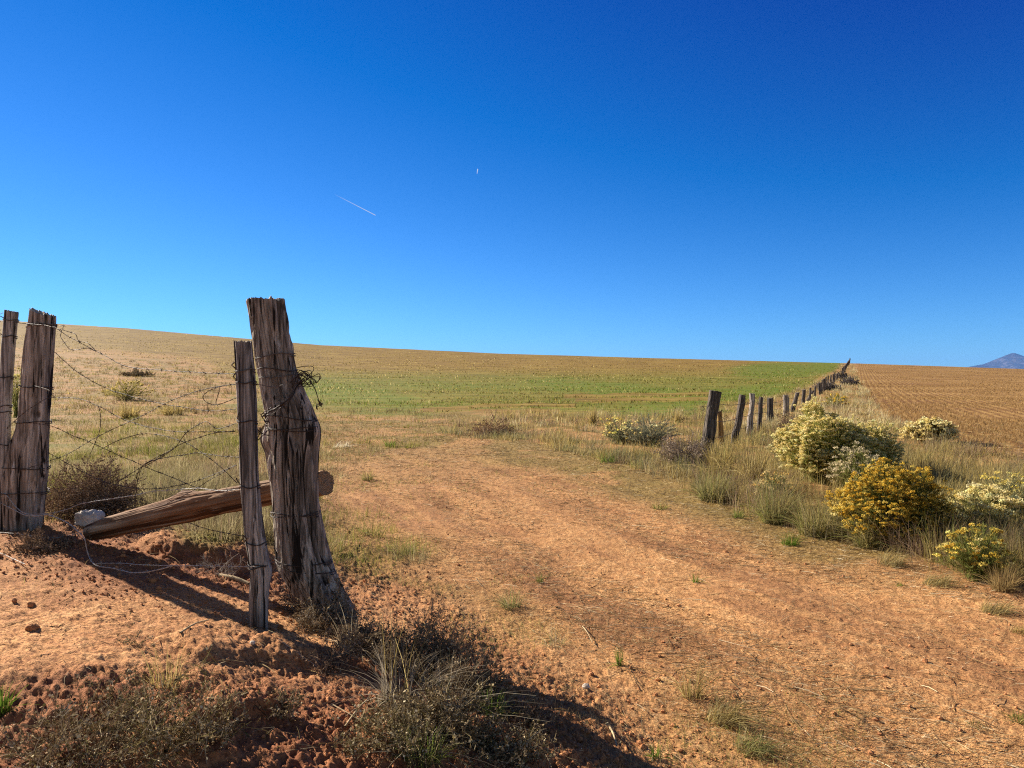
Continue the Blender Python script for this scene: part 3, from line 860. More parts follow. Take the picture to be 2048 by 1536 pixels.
bush(1655, 962, 205, 152, CREAM, 'largest cream-flowered rabbitbrush, beside the hill fence', 2600, 34, .034, .0095, lump=.5, seed=1, leafn=9, foliage=YG)
bush(1735, 955, 130, 112, CREAM, 'cream-flowered rabbitbrush merging into the right side of the largest one', 1000, 34, .034, .0095, lump=.45, seed=9, leafn=9, foliage=YG)
bush(1712, 985, 110, 92, [(.62, .52, .34), (.52, .43, .25)], 'thinner cream rabbitbrush growing behind the golden one', 190, 24, .05, .012, lump=.4, seed=2, leafn=14, sparse=.15)
bush(1785, 1082, 222, 150, GOLD, 'golden-yellow rabbitbrush in full bloom, brightest shrub by the track', 1800, 30, .026, .0078, lump=.34, seed=3, leafn=8, foliage=[(.10, .11, .025), (.15, .14, .04)])
bush(1705, 1075, 85, 110, PALEY + CREAM, 'loose pale-flowered rabbitbrush at the left flank of the golden one', 80, 26, .04, .011, foliage=SAGE + OLIVE, lump=.4, seed=4, sparse=.3, leafn=16)
bush(1972, 1085, 150, 112, CREAM, 'cream puff-headed rabbitbrush to the right of the golden one', 170, 60, .06, .012, foliage=OLIVE + SAGE, lump=.3, seed=5, leafn=26, base_frac=.5, sparse=.25)
bush(2005, 1040, 170, 98, PALEY, 'pale yellow rabbitbrush at the frame edge behind the cream puff-headed one', 170, 26, .045, .011, foliage=SAGE, lump=.4, seed=6, leafn=22, sparse=.25)
bush(1955, 1162, 138, 105, PALEY + GOLD, 'small green rabbitbrush with yellow tips at the dirt edge, nearest of the shrubs', 200, 30, .03, .009, foliage=OLIVE + [(.14, .18, .04)], lump=.3, seed=7, leafn=26, sparse=.35, base_frac=.4)
bush(1860, 886, 105, 50, CREAM, 'lone round cream rabbitbrush at the edge of the plowed field', 420, 14, .075, .028, lump=.2, seed=8, foliage=[(.07, .065, .03), (.12, .10, .05)], leafn=8)
bush(1545, 1010, 90, 70, [(.62, .40, .12), (.60, .46, .2)], 'small sparse orange-yellow rabbitbrush in the verge grass', 100, 22, .045, .013, foliage=SAGE + OLIVE, lump=.4, seed=10, sparse=.45, leafn=18)
bush(1562, 912, 62, 40, CREAM, 'little faded cream rabbitbrush left of the largest one', 90, 16, .06, .018, foliage=SAGE, lump=.4, seed=11, sparse=.3)
bush(1240, 888, 95, 62, PALEY, 'sparse pale yellow rabbitbrush across the track from the gate post', 120, 14, .06, .022, foliage=SAGE + [(.12, .13, .09)], lump=.5, seed=12, sparse=.45, leafn=16)
bush(1300, 892, 130, 68, CREAM, 'grey-green rabbitbrush with few cream heads, left of the first hill fence post', 130, 10, .05, .022, foliage=[(.16, .17, .11), (.12, .13, .085), (.22, .2, .13)], lump=.4, seed=13, sparse=.72, leafn=26)
bush(252, 800, 95, 48, [(.58, .46, .15), (.48, .38, .13)], 'yellowish rabbitbrush out in the meadow beyond the gate wires', 130, 12, .07, .03, foliage=[(.34, .28, .10), (.26, .22, .08), (.2, .19, .06)], lump=.4, seed=14, sparse=.1, leafn=12)
bush(34, 835, 40, 96, CREAM, 'tall cream rabbitbrush half hidden between thin stay and stout post', 90, 20, .06, .018, foliage=OLIVE, lump=.3, seed=15, base_frac=.5)
bush(1672, 815, 60, 26, GOLD, 'tiny far yellowish rabbitbrush beside the hill fence', 90, 6, .08, .05, foliage=OLIVE, lump=.4, seed=16, sparse=.5)

# ---------------------------------------------------------------- dry twiggy weeds
BROWN = [(.19, .12, .075), (.26, .17, .11), (.13, .085, .055), (.30, .22, .15)]
OLBR = [(.15, .10, .045), (.23, .165, .075), (.08, .055, .028), (.40, .31, .17), (.15, .13, .045), (.50, .42, .27)]
GREYB = [(.17, .14, .12), (.24, .2, .17), (.12, .10, .085)]
def twig_weed(px, py, wpx, hpx, cols, label, stems=60, side=12, seeds=6, name='dry_weed', cat='weed', group=None, ball=True, w=.0022, seedsz=.006, up=.6):
    b = ground_at(px, py); B = np.array(b); s = b.y / F
    W = wpx * s / 2; Hh = hpx * s
    root = empty(name, b); tag(root, label, cat, group)
    mw = max(w, .42 * 2 * s)
    S = Soup()
    d = rvec(stems * 3); d[:, 2] = np.abs(d[:, 2]) * up + .05; d /= np.linalg.norm(d, axis=1, keepdims=True); d = d[:stems]; n = len(d)
    foot = B + np.stack([rng.normal(0, W * .22, n), rng.normal(0, W * .22, n), -.01 + 0 * d[:, 0]], 1)
    q = rng.uniform(.6, 1.05, (n, 1))
    tip = B + d * q * np.array([W, W, Hh]) * np.array([1.05, 1.05, 1.0])
    mid = (foot + tip) / 2 + rvec(n) * W * .12 + np.array([0, 0, Hh * .1])
    strips(S, foot, mid, tip, mw * 1.3, mw * .6, tintv(n, cols), 4)
    m = n * side; k = rng.integers(0, n, m); t = rng.uniform(.2, 1, (m, 1))
    p = (1 - t) ** 2 * foot[k] + 2 * t * (1 - t) * mid[k] + t * t * tip[k]
    dr = d[k] * .6 + rvec(m) + np.array([0, 0, .25]); dr /= np.linalg.norm(dr, axis=1, keepdims=True)
    L = rng.uniform(.12, .36, (m, 1)) * min(W, Hh)
    p2 = p + dr * L; p2[:, 2] = np.maximum(p2[:, 2], B[2] + .004)
    pm = (p + p2) / 2 + rvec(m) * L * .15
    strips(S, p, pm, p2, mw * .8, mw * .5, tintv(m, cols), 2)
    S.build('stems', M_TWIG, root)
    if seeds:
        S = Soup()
        m2 = m * seeds; k = rng.integers(0, m, m2); t = rng.uniform(.2, 1.05, (m2, 1))
        c = (1 - t) ** 2 * p[k] + 2 * t * (1 - t) * pm[k] + t * t * p2[k] + rvec(m2) * .004
        quads(S, c, np.maximum(seedsz, 1.0 * 2 * s * .7) * rng.uniform(.5, 1.3, m2), tintv(m2, cols, .3))
        S.build('seed_heads', M_TWIG, root)
    return b
twig_weed(175, 1030, 200, 130, BROWN, 'round brown tumbleweed caught behind the gate wires beside the stout post', 130, 26, 7, 'tumbleweed', 'tumbleweed', w=.002, seedsz=.008)
twig_weed(330, 1015, 120, 60, [(.26, .22, .14), (.2, .17, .1)], 'low greyish dry weed behind the middle of the log', 70, 14, 4)
twig_weed(985, 868, 100, 32, [(.34, .21, .11), (.22, .13, .08), (.34, .24, .15)], 'reddish-brown dry weed at the far left end of the verge', 70, 12, 4, seedsz=.016)
twig_weed(530, 868, 120, 26, BROWN, 'flat brown weed behind the grey stick and post', 60, 8, 4, seedsz=.015)
twig_weed(1655, 780, 55, 24, GREYB, 'dark grey dead shrub beside the hill fence halfway up', 70, 8, 4, 'dead_shrub', 'shrub')
twig_weed(1700, 770, 34, 22, GREYB, 'small dark dead shrub near the top of the hill fence', 60, 8, 4, 'dead_shrub', 'shrub')
twig_weed(1682, 757, 26, 15, GREYB, 'dark dead shrub filling the gap in the hill fence', 60, 8, 4, 'dead_shrub', 'shrub')
twig_weed(275, 752, 70, 16, [(.30, .23, .13), (.24, .18, .1)], 'dark brown weed hump on the meadow slope', 70, 8, 4, seedsz=.03)
twig_weed(1370, 930, 130, 75, [(.30, .22, .16), (.22, .16, .11), (.36, .29, .22)], 'pinkish dry weed clump in front of the first hill fence post', 120, 14, 5, seedsz=.014)
twig_weed(1590, 870, 90, 50, BROWN, 'brown dry weed under the fifth and sixth hill fence posts', 80, 12, 4, seedsz=.02)
twig_weed(885, 1335, 190, 150, BROWN, 'brown seedy weed right of the gate post foot, half in its shadow', 65, 16, 3, w=.0024, seedsz=.006)
twig_weed(605, 1225, 130, 105, BROWN + [(.36, .31, .25)], 'tangled brown weed against the foot of the gate post', 60, 20, 4, w=.0016, seedsz=.0045)
twig_weed(660, 1330, 150, 80, BROWN, 'low dark weed below the foot of the gate post', 41, 12, 2, w=.0026, seedsz=.006)
twig_weed(330, 1500, 290, 215, OLBR, 'tall olive-brown weed on the mound in the foreground', 42, 15, 2, w=.0028, seedsz=.0065, up=.8)
twig_weed(120, 1530, 330, 150, OLBR + BROWN, 'spreading olive-brown weed in the bottom corner of the mound', 48, 15, 2, w=.0028, seedsz=.0065)
twig_weed(275, 1290, 80, 80, OLBR, 'thin single weed sprig rising from the smooth dirt mound', 6, 9, 5, w=.0015, seedsz=.004, up=1.2)
twig_weed(90, 1095, 150, 40, BROWN, 'low brown weed at the foot of the stout post', 60, 14, 6, w=.0016, seedsz=.006)
twig_weed(440, 1150, 110, 60, [(.40, .36, .31), (.3, .26, .22), (.2, .14, .1)], 'bare pale twigs beside the grey stick under the log', 34, 7, 0, 'dead_twigs', 'twigs', w=.002)
twig_weed(760, 1480, 210, 90, OLBR, 'dark olive weed in the hollow below the gate post shadow', 45, 14, 2, w=.0026, seedsz=.006)
DARKB = [(.17, .115, .065), (.22, .155, .09), (.10, .065, .04), (.30, .225, .14), (.40, .31, .18)]
twig_weed(830, 1340, 210, 130, DARKB, 'dense grey-brown dry brush in the shade between gate post and bunchgrass', 110, 20, 3, w=.0026, seedsz=.006)
twig_weed(940, 1400, 170, 120, DARKB, 'dark dry brush at the right end of the shaded hollow', 90, 20, 3, w=.0026, seedsz=.006)
twig_weed(720, 1300, 120, 85, DARKB + BROWN, 'wiry brown brush touching the foot of the gate post', 80, 18, 3, w=.0026, seedsz=.006)
twig_weed(870, 1465, 270, 105, DARKB + OLBR, 'wide low brush spreading below the dry bunchgrass', 110, 20, 3, w=.0026, seedsz=.006)
twig_weed(655, 1262, 150, 110, DARKB + [(.36, .31, .25)], 'bushy tangle of dry stems wrapping the gate post base', 95, 18, 3, w=.0026, seedsz=.006)
twig_weed(1060, 1440, 130, 60, DARKB + BROWN, 'small brown brush at the edge of the post shadow', 40, 12, 2, w=.0024, seedsz=.006)
twig_weed(560, 1420, 110, 50, BROWN + OLBR, 'short wiry weed in the soil hollow', 30, 12, 2, w=.0024, seedsz=.006)
twig_weed(215, 1440, 240, 95, BROWN + OLBR, 'low brown brush on the left slope of the mound', 45, 15, 2, w=.0026, seedsz=.006)
twig_weed(425, 1480, 170, 130, BROWN + OLBR, 'brown brush right of the tall foreground weed', 41, 15, 2, w=.0026, seedsz=.006)
twig_weed(1010, 1510, 220, 70, DARKB + OLBR, 'low dark brush at the bottom of the frame in the post shadow', 75, 18, 3, w=.0026, seedsz=.006)

# ---------------------------------------------------------------- grass tufts one can point at
DRY = [(.38, .285, .095), (.28, .205, .065), (.50, .395, .165), (.19, .135, .045)]
DRYG = [(.27, .215, .10), (.18, .145, .065), (.37, .31, .165)]
LIME = [(.10, .17, .018), (.15, .22, .03), (.07, .12, .015)]
def tuft(px, py, wpx, hpx, cols, label, n=120, lean=.5, name='grass_tuft', cat='grass tuft', w=.003, az=None, stalks=0, group=None, sag=1.0):
    b = ground_at(px, py); B = np.array(b); s = b.y / F
    W = wpx * s / 2; Hh = hpx * s
    S = Soup()
    r = np.sqrt(rng.uniform(0, 1, n)) * W * .45; a = rng.uniform(0, 2 * PI, n)
    P = B + np.stack([r * np.cos(a), r * np.sin(a), 0 * a], 1)
    P[:, 2] = H(P[:, 0], P[:, 1]) - .01
    mw = max(w, .42 * 2 * s)
    la = a + rng.normal(0, .7, n) if az is None else az + rng.normal(0, .45, n)
    ll = np.abs(rng.normal(0, 1, n)) * lean; fl = rng.uniform(0, 1, n) < .16; ll[fl] = rng.uniform(.9, 1.7, int(fl.sum()))
    blades(S, P, Hh * rng.uniform(.22, 1.1, n), mw, tintv(n, cols, .26), ll, la, 4, sag)
    if stalks:
        Q = P[:stalks]; blades(S, Q, Hh * rng.uniform(1.0, 1.5, len(Q)), mw * 1.3, tintv(len(Q), DRY), .12, None, 3)
    o = S.build(name, M_GRASS, loc=tuple(b))
    tag(o, label, cat, group)
    return b
tuft(1239, 1330, 26, 36, LIME, 'bright green grass tuft alone on bare dirt right of the shadow', 60, .22)
tuft(1392, 1165, 26, 24, LIME, 'small green tuft alone in the middle of the dirt track', 50, .5)
tuft(1800, 1172, 24, 14, LIME, 'tiny green sprout below the golden rabbitbrush', 50, .8)
tuft(1580, 1090, 62, 30, LIME, 'wide green tuft at the track edge under the verge', 160, .6)
tuft(1312, 1515, 36, 34, LIME, 'green tuft at the bottom of the frame on dirt', 70, .45)
tuft(1080, 1164, 26, 24, LIME + OLIVE, 'dull green tuft on the left side of the dirt track', 50, .5)
tuft(4, 1425, 60, 60, LIME, 'green grass tuft at the edge of the foreground mound', 90, .4)
tuft(2035, 1440, 60, 26, LIME + DRY, 'yellow-green tuft at the lower right track edge', 110, .7)
tuft(780, 893, 46, 16, LIME + OLIVE, 'flat green tuft on the far dirt near the gate post', 120, .6)
tuft(735, 960, 44, 24, OLIVE + DRY, 'olive tuft on the dirt beyond the log end', 110, .5)
tuft(1320, 1018, 60, 16, LIME + DRY, 'small green patch on the track before the verge', 120, .7)
tuft(1478, 1036, 40, 22, LIME + OLIVE, 'green tuft where the verge meets the track', 110, .5)
tuft(1215, 925, 70, 22, LIME + OLIVE, 'green tuft at the far verge edge', 110, .5)
tuft(1950, 1452, 60, 16, OLIVE + DRY, 'flattened olive tuft low on the track', 90, .9)
tuft(1020, 1215, 80, 46, OLIVE + DRYG, 'greyish grass tuft between shadow and track', 150, .6)
tuft(800, 1105, 130, 40, LIME + OLIVE + DRY, 'soft mixed green grass patch right of the gate post', 150, .7)
tuft(745, 1070, 110, 46, LIME + OLIVE + DRY, 'pale green grass patch touching the gate post', 130, .7)
tuft(845, 1520, 150, 60, LIME + OLIVE + DRYG, 'green grass patch at the bottom of the shaded hollow', 320, .55)
tuft(985, 1430, 80, 60, OLIVE + LIME, 'dark green grass inside the gate post shadow', 180, .5)
tuft(800, 1405, 160, 130, [(.25, .21, .155), (.19, .155, .11), (.34, .29, .22)], 'large dry bunchgrass with long curled blades in the hollow', 230, 1.05, 'bunchgrass', 'bunchgrass', w=.0024, stalks=14)
tuft(885, 1440, 130, 125, [(.25, .21, .155), (.19, .155, .11), (.36, .31, .22)], 'dry drooping bunchgrass on the right of the hollow clump', 150, 1.1, 'bunchgrass', 'bunchgrass', w=.0024, stalks=8)
tuft(790, 1290, 110, 130, [(.30, .23, .13), (.24, .18, .10)], 'tall thin dry stalks right of the gate post foot', 30, .12, 'dry_stalks', 'dry stalks', w=.003)
STRAWY = [(.40, .33, .22), (.30, .24, .15), (.52, .45, .32), (.2, .155, .1)]
tuft(705, 1300, 130, 90, STRAWY, 'tangled straw-coloured grass right against the gate post foot', 120, 1.0, 'bunchgrass', 'bunchgrass', w=.0024)
tuft(900, 1345, 120, 80, STRAWY, 'grey straw grass at the upper right of the shaded hollow', 100, 1.0, 'bunchgrass', 'bunchgrass', w=.0024)
tuft(830, 1490, 190, 80, STRAWY, 'pale fallen straw grass under the bunchgrass at bottom centre', 130, 1.3, 'bunchgrass', 'bunchgrass', w=.0024)
tuft(215, 1500, 170, 70, STRAWY, 'pale dry straw lying through the bottom corner weeds', 90, 1.3, 'bunchgrass', 'bunchgrass', w=.0022)
tuft(1110, 1290, 90, 40, STRAWY + OLIVE, 'short straw-coloured grass on the left rim of the track', 80, 1.1, 'bunchgrass', 'bunchgrass', w=.0024)
tuft(605, 1175, 70, 60, [(.52, .46, .38), (.4, .35, .28)], 'pale drooping dry grass against the gate post', 60, 1.0, 'bunchgrass', 'bunchgrass', w=.0028)
tuft(1385, 1395, 80, 95, DRY, 'dry arching grass tuft on the left edge of the track', 110, .55, 'bunchgrass', 'bunchgrass', w=.0026)
tuft(1440, 1440, 150, 60, DRY + DRYG, 'flattened dry grass swept right along the lower track edge', 330, 1.3, 'bunchgrass', 'bunchgrass', az=-.55, w=.0026)
tuft(1500, 1500, 150, 50, DRYG + OLIVE, 'low dry clump at the bottom of the track edge', 260, 1.1, 'bunchgrass', 'bunchgrass', az=-.5, w=.0026)
tuft(330, 1375, 110, 90, DRY, 'dry tan bunchgrass growing in the tall foreground weed', 110, .4, 'bunchgrass', 'bunchgrass', w=.0022)
tuft(1780, 1130, 110, 40, DRY + DRYG, 'flattened straw clump below the golden rabbitbrush', 260, 1.0, 'bunchgrass', 'bunchgrass', az=-.3)
tuft(1870, 1170, 110, 34, DRY + DRYG, 'flattened straw clump left of the green rabbitbrush', 260, 1.0, 'bunchgrass', 'bunchgrass', az=-.3)
tuft(1985, 1225, 110, 36, DRY + DRYG, 'flattened straw clump below the green rabbitbrush', 260, 1.1, 'bunchgrass', 'bunchgrass', az=-.3)
tuft(2005, 1182, 80, 62, [(.32, .22, .09), (.25, .18, .08)], 'brown bunchgrass against the green rabbitbrush', 320, .45, 'bunchgrass', 'bunchgrass')
tuft(2040, 1265, 80, 24, DRY, 'straw tuft lying at the right edge of the track', 120, 1.1, 'bunchgrass', 'bunchgrass', az=-.4)
tuft(1850, 1108, 80, 55, DRYG + BROWN, 'grey-brown bunchgrass at the right foot of the golden rabbitbrush', 320, .5, 'bunchgrass', 'bunchgrass')
tuft(1735, 1092, 110, 75, DRYG + DRY + OLIVE, 'brownish bunchgrass at the left foot of the golden rabbitbrush', 480, .5, 'bunchgrass', 'bunchgrass')
tuft(1630, 1070, 130, 85, DRYG + OLIVE + DRY, 'dense grey-green bunchgrass on the track edge beside the golden rabbitbrush', 620, .55, 'bunchgrass', 'bunchgrass')
tuft(1550, 1045, 110, 80, OLIVE + DRY + SAGE, 'yellow-green bunchgrass under the orange-yellow rabbitbrush', 620, .5, 'bunchgrass', 'bunchgrass')
tuft(1425, 1000, 110, 55, OLIVE + DRYG, 'rounded olive bunchgrass at the corner of the verge', 560, .55, 'bunchgrass', 'bunchgrass')
tuft(1440, 955, 90, 75, DRY, 'tall tan bunchgrass at the foot of the first hill fence post', 420, .3, 'bunchgrass', 'bunchgrass')
tuft(1505, 965, 100, 90, DRY + DRYG, 'tall tan bunchgrass under the third hill fence post', 460, .3, 'bunchgrass', 'bunchgrass')
tuft(1185, 850, 26, 36, DRY, 'upright straw-coloured grass clump on the far verge', 160, .25, 'bunchgrass', 'bunchgrass')
tuft(1355, 845, 20, 26, DRY, 'small straw-coloured clump before the green crop', 140, .25, 'bunchgrass', 'bunchgrass')
tuft(260, 838, 70, 36, DRY + [(.4, .3, .1)], 'tan grass clump under the meadow rabbitbrush', 320, .4, 'bunchgrass', 'bunchgrass')
tuft(345, 830, 80, 26, DRY, 'tan grass clump in the meadow left of the grey stick', 300, .4, 'bunchgrass', 'bunchgrass')
tuft(680, 895, 80, 20, [(.6, .52, .36)], 'pale fallen straw beside the gate post', 80, 1.4, 'straw_bunch', 'straw', az=-.3)

# ---------------------------------------------------------------- grass no one could count
VERGE = [(860, 862), (930, 842), (1000, 835), (1120, 828), (1300, 832), (1420, 815), (1520, 800), (1600, 778), (1640, 760), (1700, 732), (1712, 740), (1722, 768), (1770, 838), (1880, 880), (1960, 905), (2150, 935), (2750, 1020),
         (2750, 1420), (2150, 1230), (2040, 1180), (1930, 1150), (1760, 1090), (1640, 1070), (1560, 1050), (1400, 985), (1250, 930), (1060, 885), (960, 880)]
def g_verge():
    S = Soup()
    def acc(px, py, x, y):
        fo = x - fence_x(y)
        return (inpoly(px, py, VERGE) | ((fo > -2.8) & (fo < 2.0 + 50 / y) & (y > 25))) * 1.0
    # separate clumps, each with its own colour, height and lean
    Cc, cpx, cpy = scatter(15000, (840, 2750), (4.4, 235), lambda px, py, x, y: acc(px, py, x, y) * ss(.30, .55, fbm2(x * .8, y * .8, 81, 3)))
    pal = [DRY, DRYG, [(.21, .175, .10), (.15, .125, .07), (.29, .25, .16)], SAGE, BROWN, OLIVE + DRY, [(.52, .43, .22), (.60, .52, .30), (.40, .32, .15)]]
    fo = Cc[:, 0] - fence_x(Cc[:, 1])
    for i in range(len(Cc)):
        c = Cc[i]; d = c[1]; p = cpx[i]
        q = vn2(c[0] * .5 + 7, c[1] * .5, 82) + rng.normal(0, .16)
        if d > 22 and fo[i] > -1: k = 6 if rng.uniform() < .6 else (0 if rng.uniform() < .6 else 4)
        elif d > 22: k = rng.choice([0, 6, 4, 5])
        elif p < 1400: k = rng.choice([1, 2, 0, 3, 3, 4, 5, 0, 0])
        else: k = 0 if q < .44 else (2 if q < .52 else (3 if q < .58 else (1 if q < .68 else (5 if q < .75 else rng.choice([0, 4])))))
        hm = rng.uniform(.12, .30) if p < 1400 else rng.uniform(.16, .42)
        if d > 25: hm = rng.uniform(.2, .5)
        rad = rng.uniform(.08, .30) * (1 + d * .012)
        n = int(np.clip(520 / d, 14, 90) * rng.uniform(.6, 1.4))
        r = np.sqrt(rng.uniform(0, 1, n)) * rad; a = rng.uniform(0, 2 * PI, n)
        P = c + np.stack([r * np.cos(a), r * np.sin(a), 0 * a], 1); P[:, 2] = c[2] - .02
        w = max(.003, .38 * 2 * d / F)
        az = a + rng.normal(0, .6, n) if rng.uniform() < .7 else rng.normal(rng.uniform(-1.2, .4), .5, n)
        tc = 1 + rng.normal(0, .14)
        blades(S, P, hm * rng.uniform(.5, 1.2, n), w, np.clip(tintv(n, pal[k], .2) * tc, .01, .85), np.abs(rng.normal(.15, .38 if k != 4 else .7, n)), az, 3)
    # thin low growth between the clumps
    P, px, py = scatter(165000, (840, 2750), (4.4, 235), lambda px, py, x, y: acc(px, py, x, y) * ss(.2, .5, fbm2(x * .7, y * .7, 84, 3)))
    n = len(P); d = P[:, 1]; P[:, 2] -= .01
    col = tintv(n, DRY + DRYG, .25); q = fbm2(P[:, 0] * .9, P[:, 1] * .9, 86, 2)
    gs = q > .62; col[gs] = tintv(int(gs.sum()), OLIVE + SAGE, .2)
    blades(S, P, rng.uniform(.05, .17, n) * np.interp(d, [10, 40], [1, 1.8]), np.maximum(.003, .36 * 2 * d / F), col, .6, None, 2)
    o = S.build('verge_grass', M_GRASS); tag(o, 'dry tan and sage grass covering the verge along the hill fence', 'grass', kind='stuff')
g_verge()

def g_meadow():
    S = Soup()
    poly = [(-200, 690), (0, 700), (200, 710), (400, 728), (520, 770), (640, 815), (900, 825), (1010, 845), (1050, 880), (900, 885), (760, 905), (680, 940), (650, 1000), (730, 1040), (880, 1100), (760, 1140), (640, 1130),
            (560, 1090), (430, 1080), (330, 1030), (240, 1010), (90, 1060), (-200, 1050)]
    MG = [(.13, .15, .022), (.19, .18, .04), (.25, .205, .06)]
    Cc, cpx, cpy = scatter(8500, (-260, 1080), (4.6, 110), lambda px, py, x, y: inpoly(px, py, poly) * np.maximum(ss(.30, .52, fbm2(x * .6, y * .6, 87, 3)), .7 * (py < 800)) * np.where(px > 600, np.where(py > 920, .3, .85), 1))
    for i in range(len(Cc)):
        c = Cc[i]; d = c[1]; lo = cpy[i] > 830
        g = fbm2(np.array([c[0] * .35 + 40]), np.array([c[1] * .35]), 90, 3)[0]
        k = rng.uniform()
        cols = (MG if g > .53 and k < .6 else (DRYG if k < .85 else BROWN)) if lo else ([(.30, .225, .07), (.22, .155, .045), (.38, .3, .12)] if k < .28 else ([(.16, .105, .055), (.22, .15, .08), (.10, .07, .04)] if k < .68 else (DRYG if k < .85 else [(.2, .17, .05), (.14, .14, .035), (.30, .23, .08)])))
        n = int(np.clip(480 / d, 12, 70) * rng.uniform(.6, 1.4)); rad = rng.uniform(.08, .32) * (1 + d * .012)
        r = np.sqrt(rng.uniform(0, 1, n)) * rad; a = rng.uniform(0, 2 * PI, n)
        P = c + np.stack([r * np.cos(a), r * np.sin(a), 0 * a], 1); P[:, 2] = c[2] - .02
        h = rng.uniform(.07, .30) if lo else rng.uniform(.12, .42)
        if cpx[i] > 560: h *= .6
        blades(S, P, h * rng.uniform(.5, 1.2, n), max(.003, .38 * 2 * d / F), np.clip(tintv(n, cols, .22) * (1 + rng.normal(0, .14)), .01, .85), np.abs(rng.normal(.2, .5, n)), a + rng.normal(0, .8, n), 3)
    P, px, py = scatter(105000, (-260, 1080), (4.6, 110), lambda px, py, x, y: inpoly(px, py, poly) * np.clip(.15 + ss(.3, .6, fbm2(x * .5, y * .5, 87, 3)), 0, 1) * np.where((px > 620) & (py > 850), np.where(py > 920, .4, .8), 1))
    n = len(P); d = P[:, 1]
    col = tintv(n, [(.20, .145, .042), (.14, .095, .032), (.29, .225, .075), (.10, .075, .025)], .25)
    q = rng.uniform(0, 1, n)
    gs = q < np.clip(1.0 * ss(.48, .66, fbm2(P[:, 0] * .4 + 40, P[:, 1] * .4, 90, 3)) * ss(770, 850, py), 0, .75); col[gs] = tintv(int(gs.sum()), MG, .2)
    P[:, 2] -= .008
    blades(S, P, rng.uniform(.03, .12, n), np.maximum(.003, .36 * 2 * d / F), col, .7, None, 2)
    o = S.build('meadow_grass', M_GRASS); tag(o, 'mixed green and tan grass behind the gate wires', 'grass', kind='stuff')
g_meadow()

def g_field():
    S = Soup()
    def acc(px, py, x, y):
        fo = x - fence_x(y)
        fedge = np.interp(px, [-400, 0, 200, 400, 500, 640, 900, 1100, 1400, 1600, 3000], [690, 698, 706, 722, 768, 815, 822, 826, 818, 790, 790])
        marks = np.zeros(len(px), bool)
        for (x0, x1, yc, bend) in ((840, 1150, 810, .00018), (880, 1120, 822, .00016), (1130, 1420, 792, -.00005), (1150, 1420, 800, -.00003)):
            marks |= (px > x0) & (px < x1) & (np.abs(py - yc - bend * (px - 1080) ** 2) < 2.5)
        return ((py < fedge + 4) & (fo < -2.6) & ~marks) * np.clip(.15 + ss(.4, .65, fbm2(x * .12, y * .5, 93, 4)), 0, 1)
    P, px, py = scatter(90000, (-200, 1700), (24, 235), acc)
    n = len(P); d = P[:, 1]
    w = np.maximum(.006, .40 * 2 * d / F)
    col = tintv(n, [(.20, .13, .026), (.37, .275, .065), (.14, .08, .02), (.11, .12, .012), (.48, .39, .14)], .22)
    gm = crop_green(px, py, (fbm2(P[:, 0] * .35, P[:, 1] * .35, 51, 3) - .5))
    gs = rng.uniform(0, 1, n) < np.maximum(gm * .95, .35 * ss(728, 768, py)); col[gs] = tintv(int(gs.sum()), [(.07, .125, .008), (.12, .18, .012), (.19, .21, .035)], .2)
    blades(S, P, rng.uniform(.05, .13, n) * np.interp(d, [20, 100], [1, 1.4]), w, col, .6, None, 2)
    P, px, py = scatter(17000, (-200, 1700), (24, 235), lambda px, py, x, y: acc(px, py, x, y) * ss(.48, .62, fbm2(x * .09, y * .35, 94, 3)))
    n = len(P); d = P[:, 1]
    blades(S, P, rng.uniform(.10, .26, n), np.maximum(.008, .5 * 2 * d / F), tintv(n, [(.62, .50, .22), (.50, .38, .14)], .15), .7, None, 2)
    P, px, py = scatter(16000, (-200, 1700), (24, 200), acc); n = len(P); d = P[:, 1]
    blades(S, P, rng.uniform(.06, .2, n), np.maximum(.01, .8 * 2 * d / F), tintv(n, [(.07, .05, .018), (.10, .075, .02)], .2), .9, None, 2)
    o = S.build('stubble', M_GRASS); tag(o, 'pale cut stubble across the rising field', 'stubble', kind='stuff')
    S = Soup()
    def accr(px, py, x, y):
        fo = x - fence_x(y)
        q = (fo * .898) / .31
        return ((fo > 2.6 + 50 / y) & (y > 9)) * (np.abs(q - np.round(q) + (vn2(x * .7, y * .7, 96) - .5) * .35 + rng.normal(0, .1, len(x))) < .33) * np.clip(.1 + ss(.4, .6, fbm2(x * .3, y * .2, 95, 3)), 0, 1)
    P, px, py = scatter(380000, (1690, 2750), (10, 235), accr)
    n = len(P); d = P[:, 1]
    w = np.maximum(.005, .36 * 2 * d / F)
    blades(S, P, rng.uniform(.05, .13, n), w, tintv(n, [(.30, .18, .07), (.44, .29, .13), (.20, .11, .04)], .22), .6, None, 2)
    o = S.build('row_stubble', M_GRASS); tag(o, 'short tan stubble standing in rows on the plowed field', 'stubble', kind='stuff')
g_field()

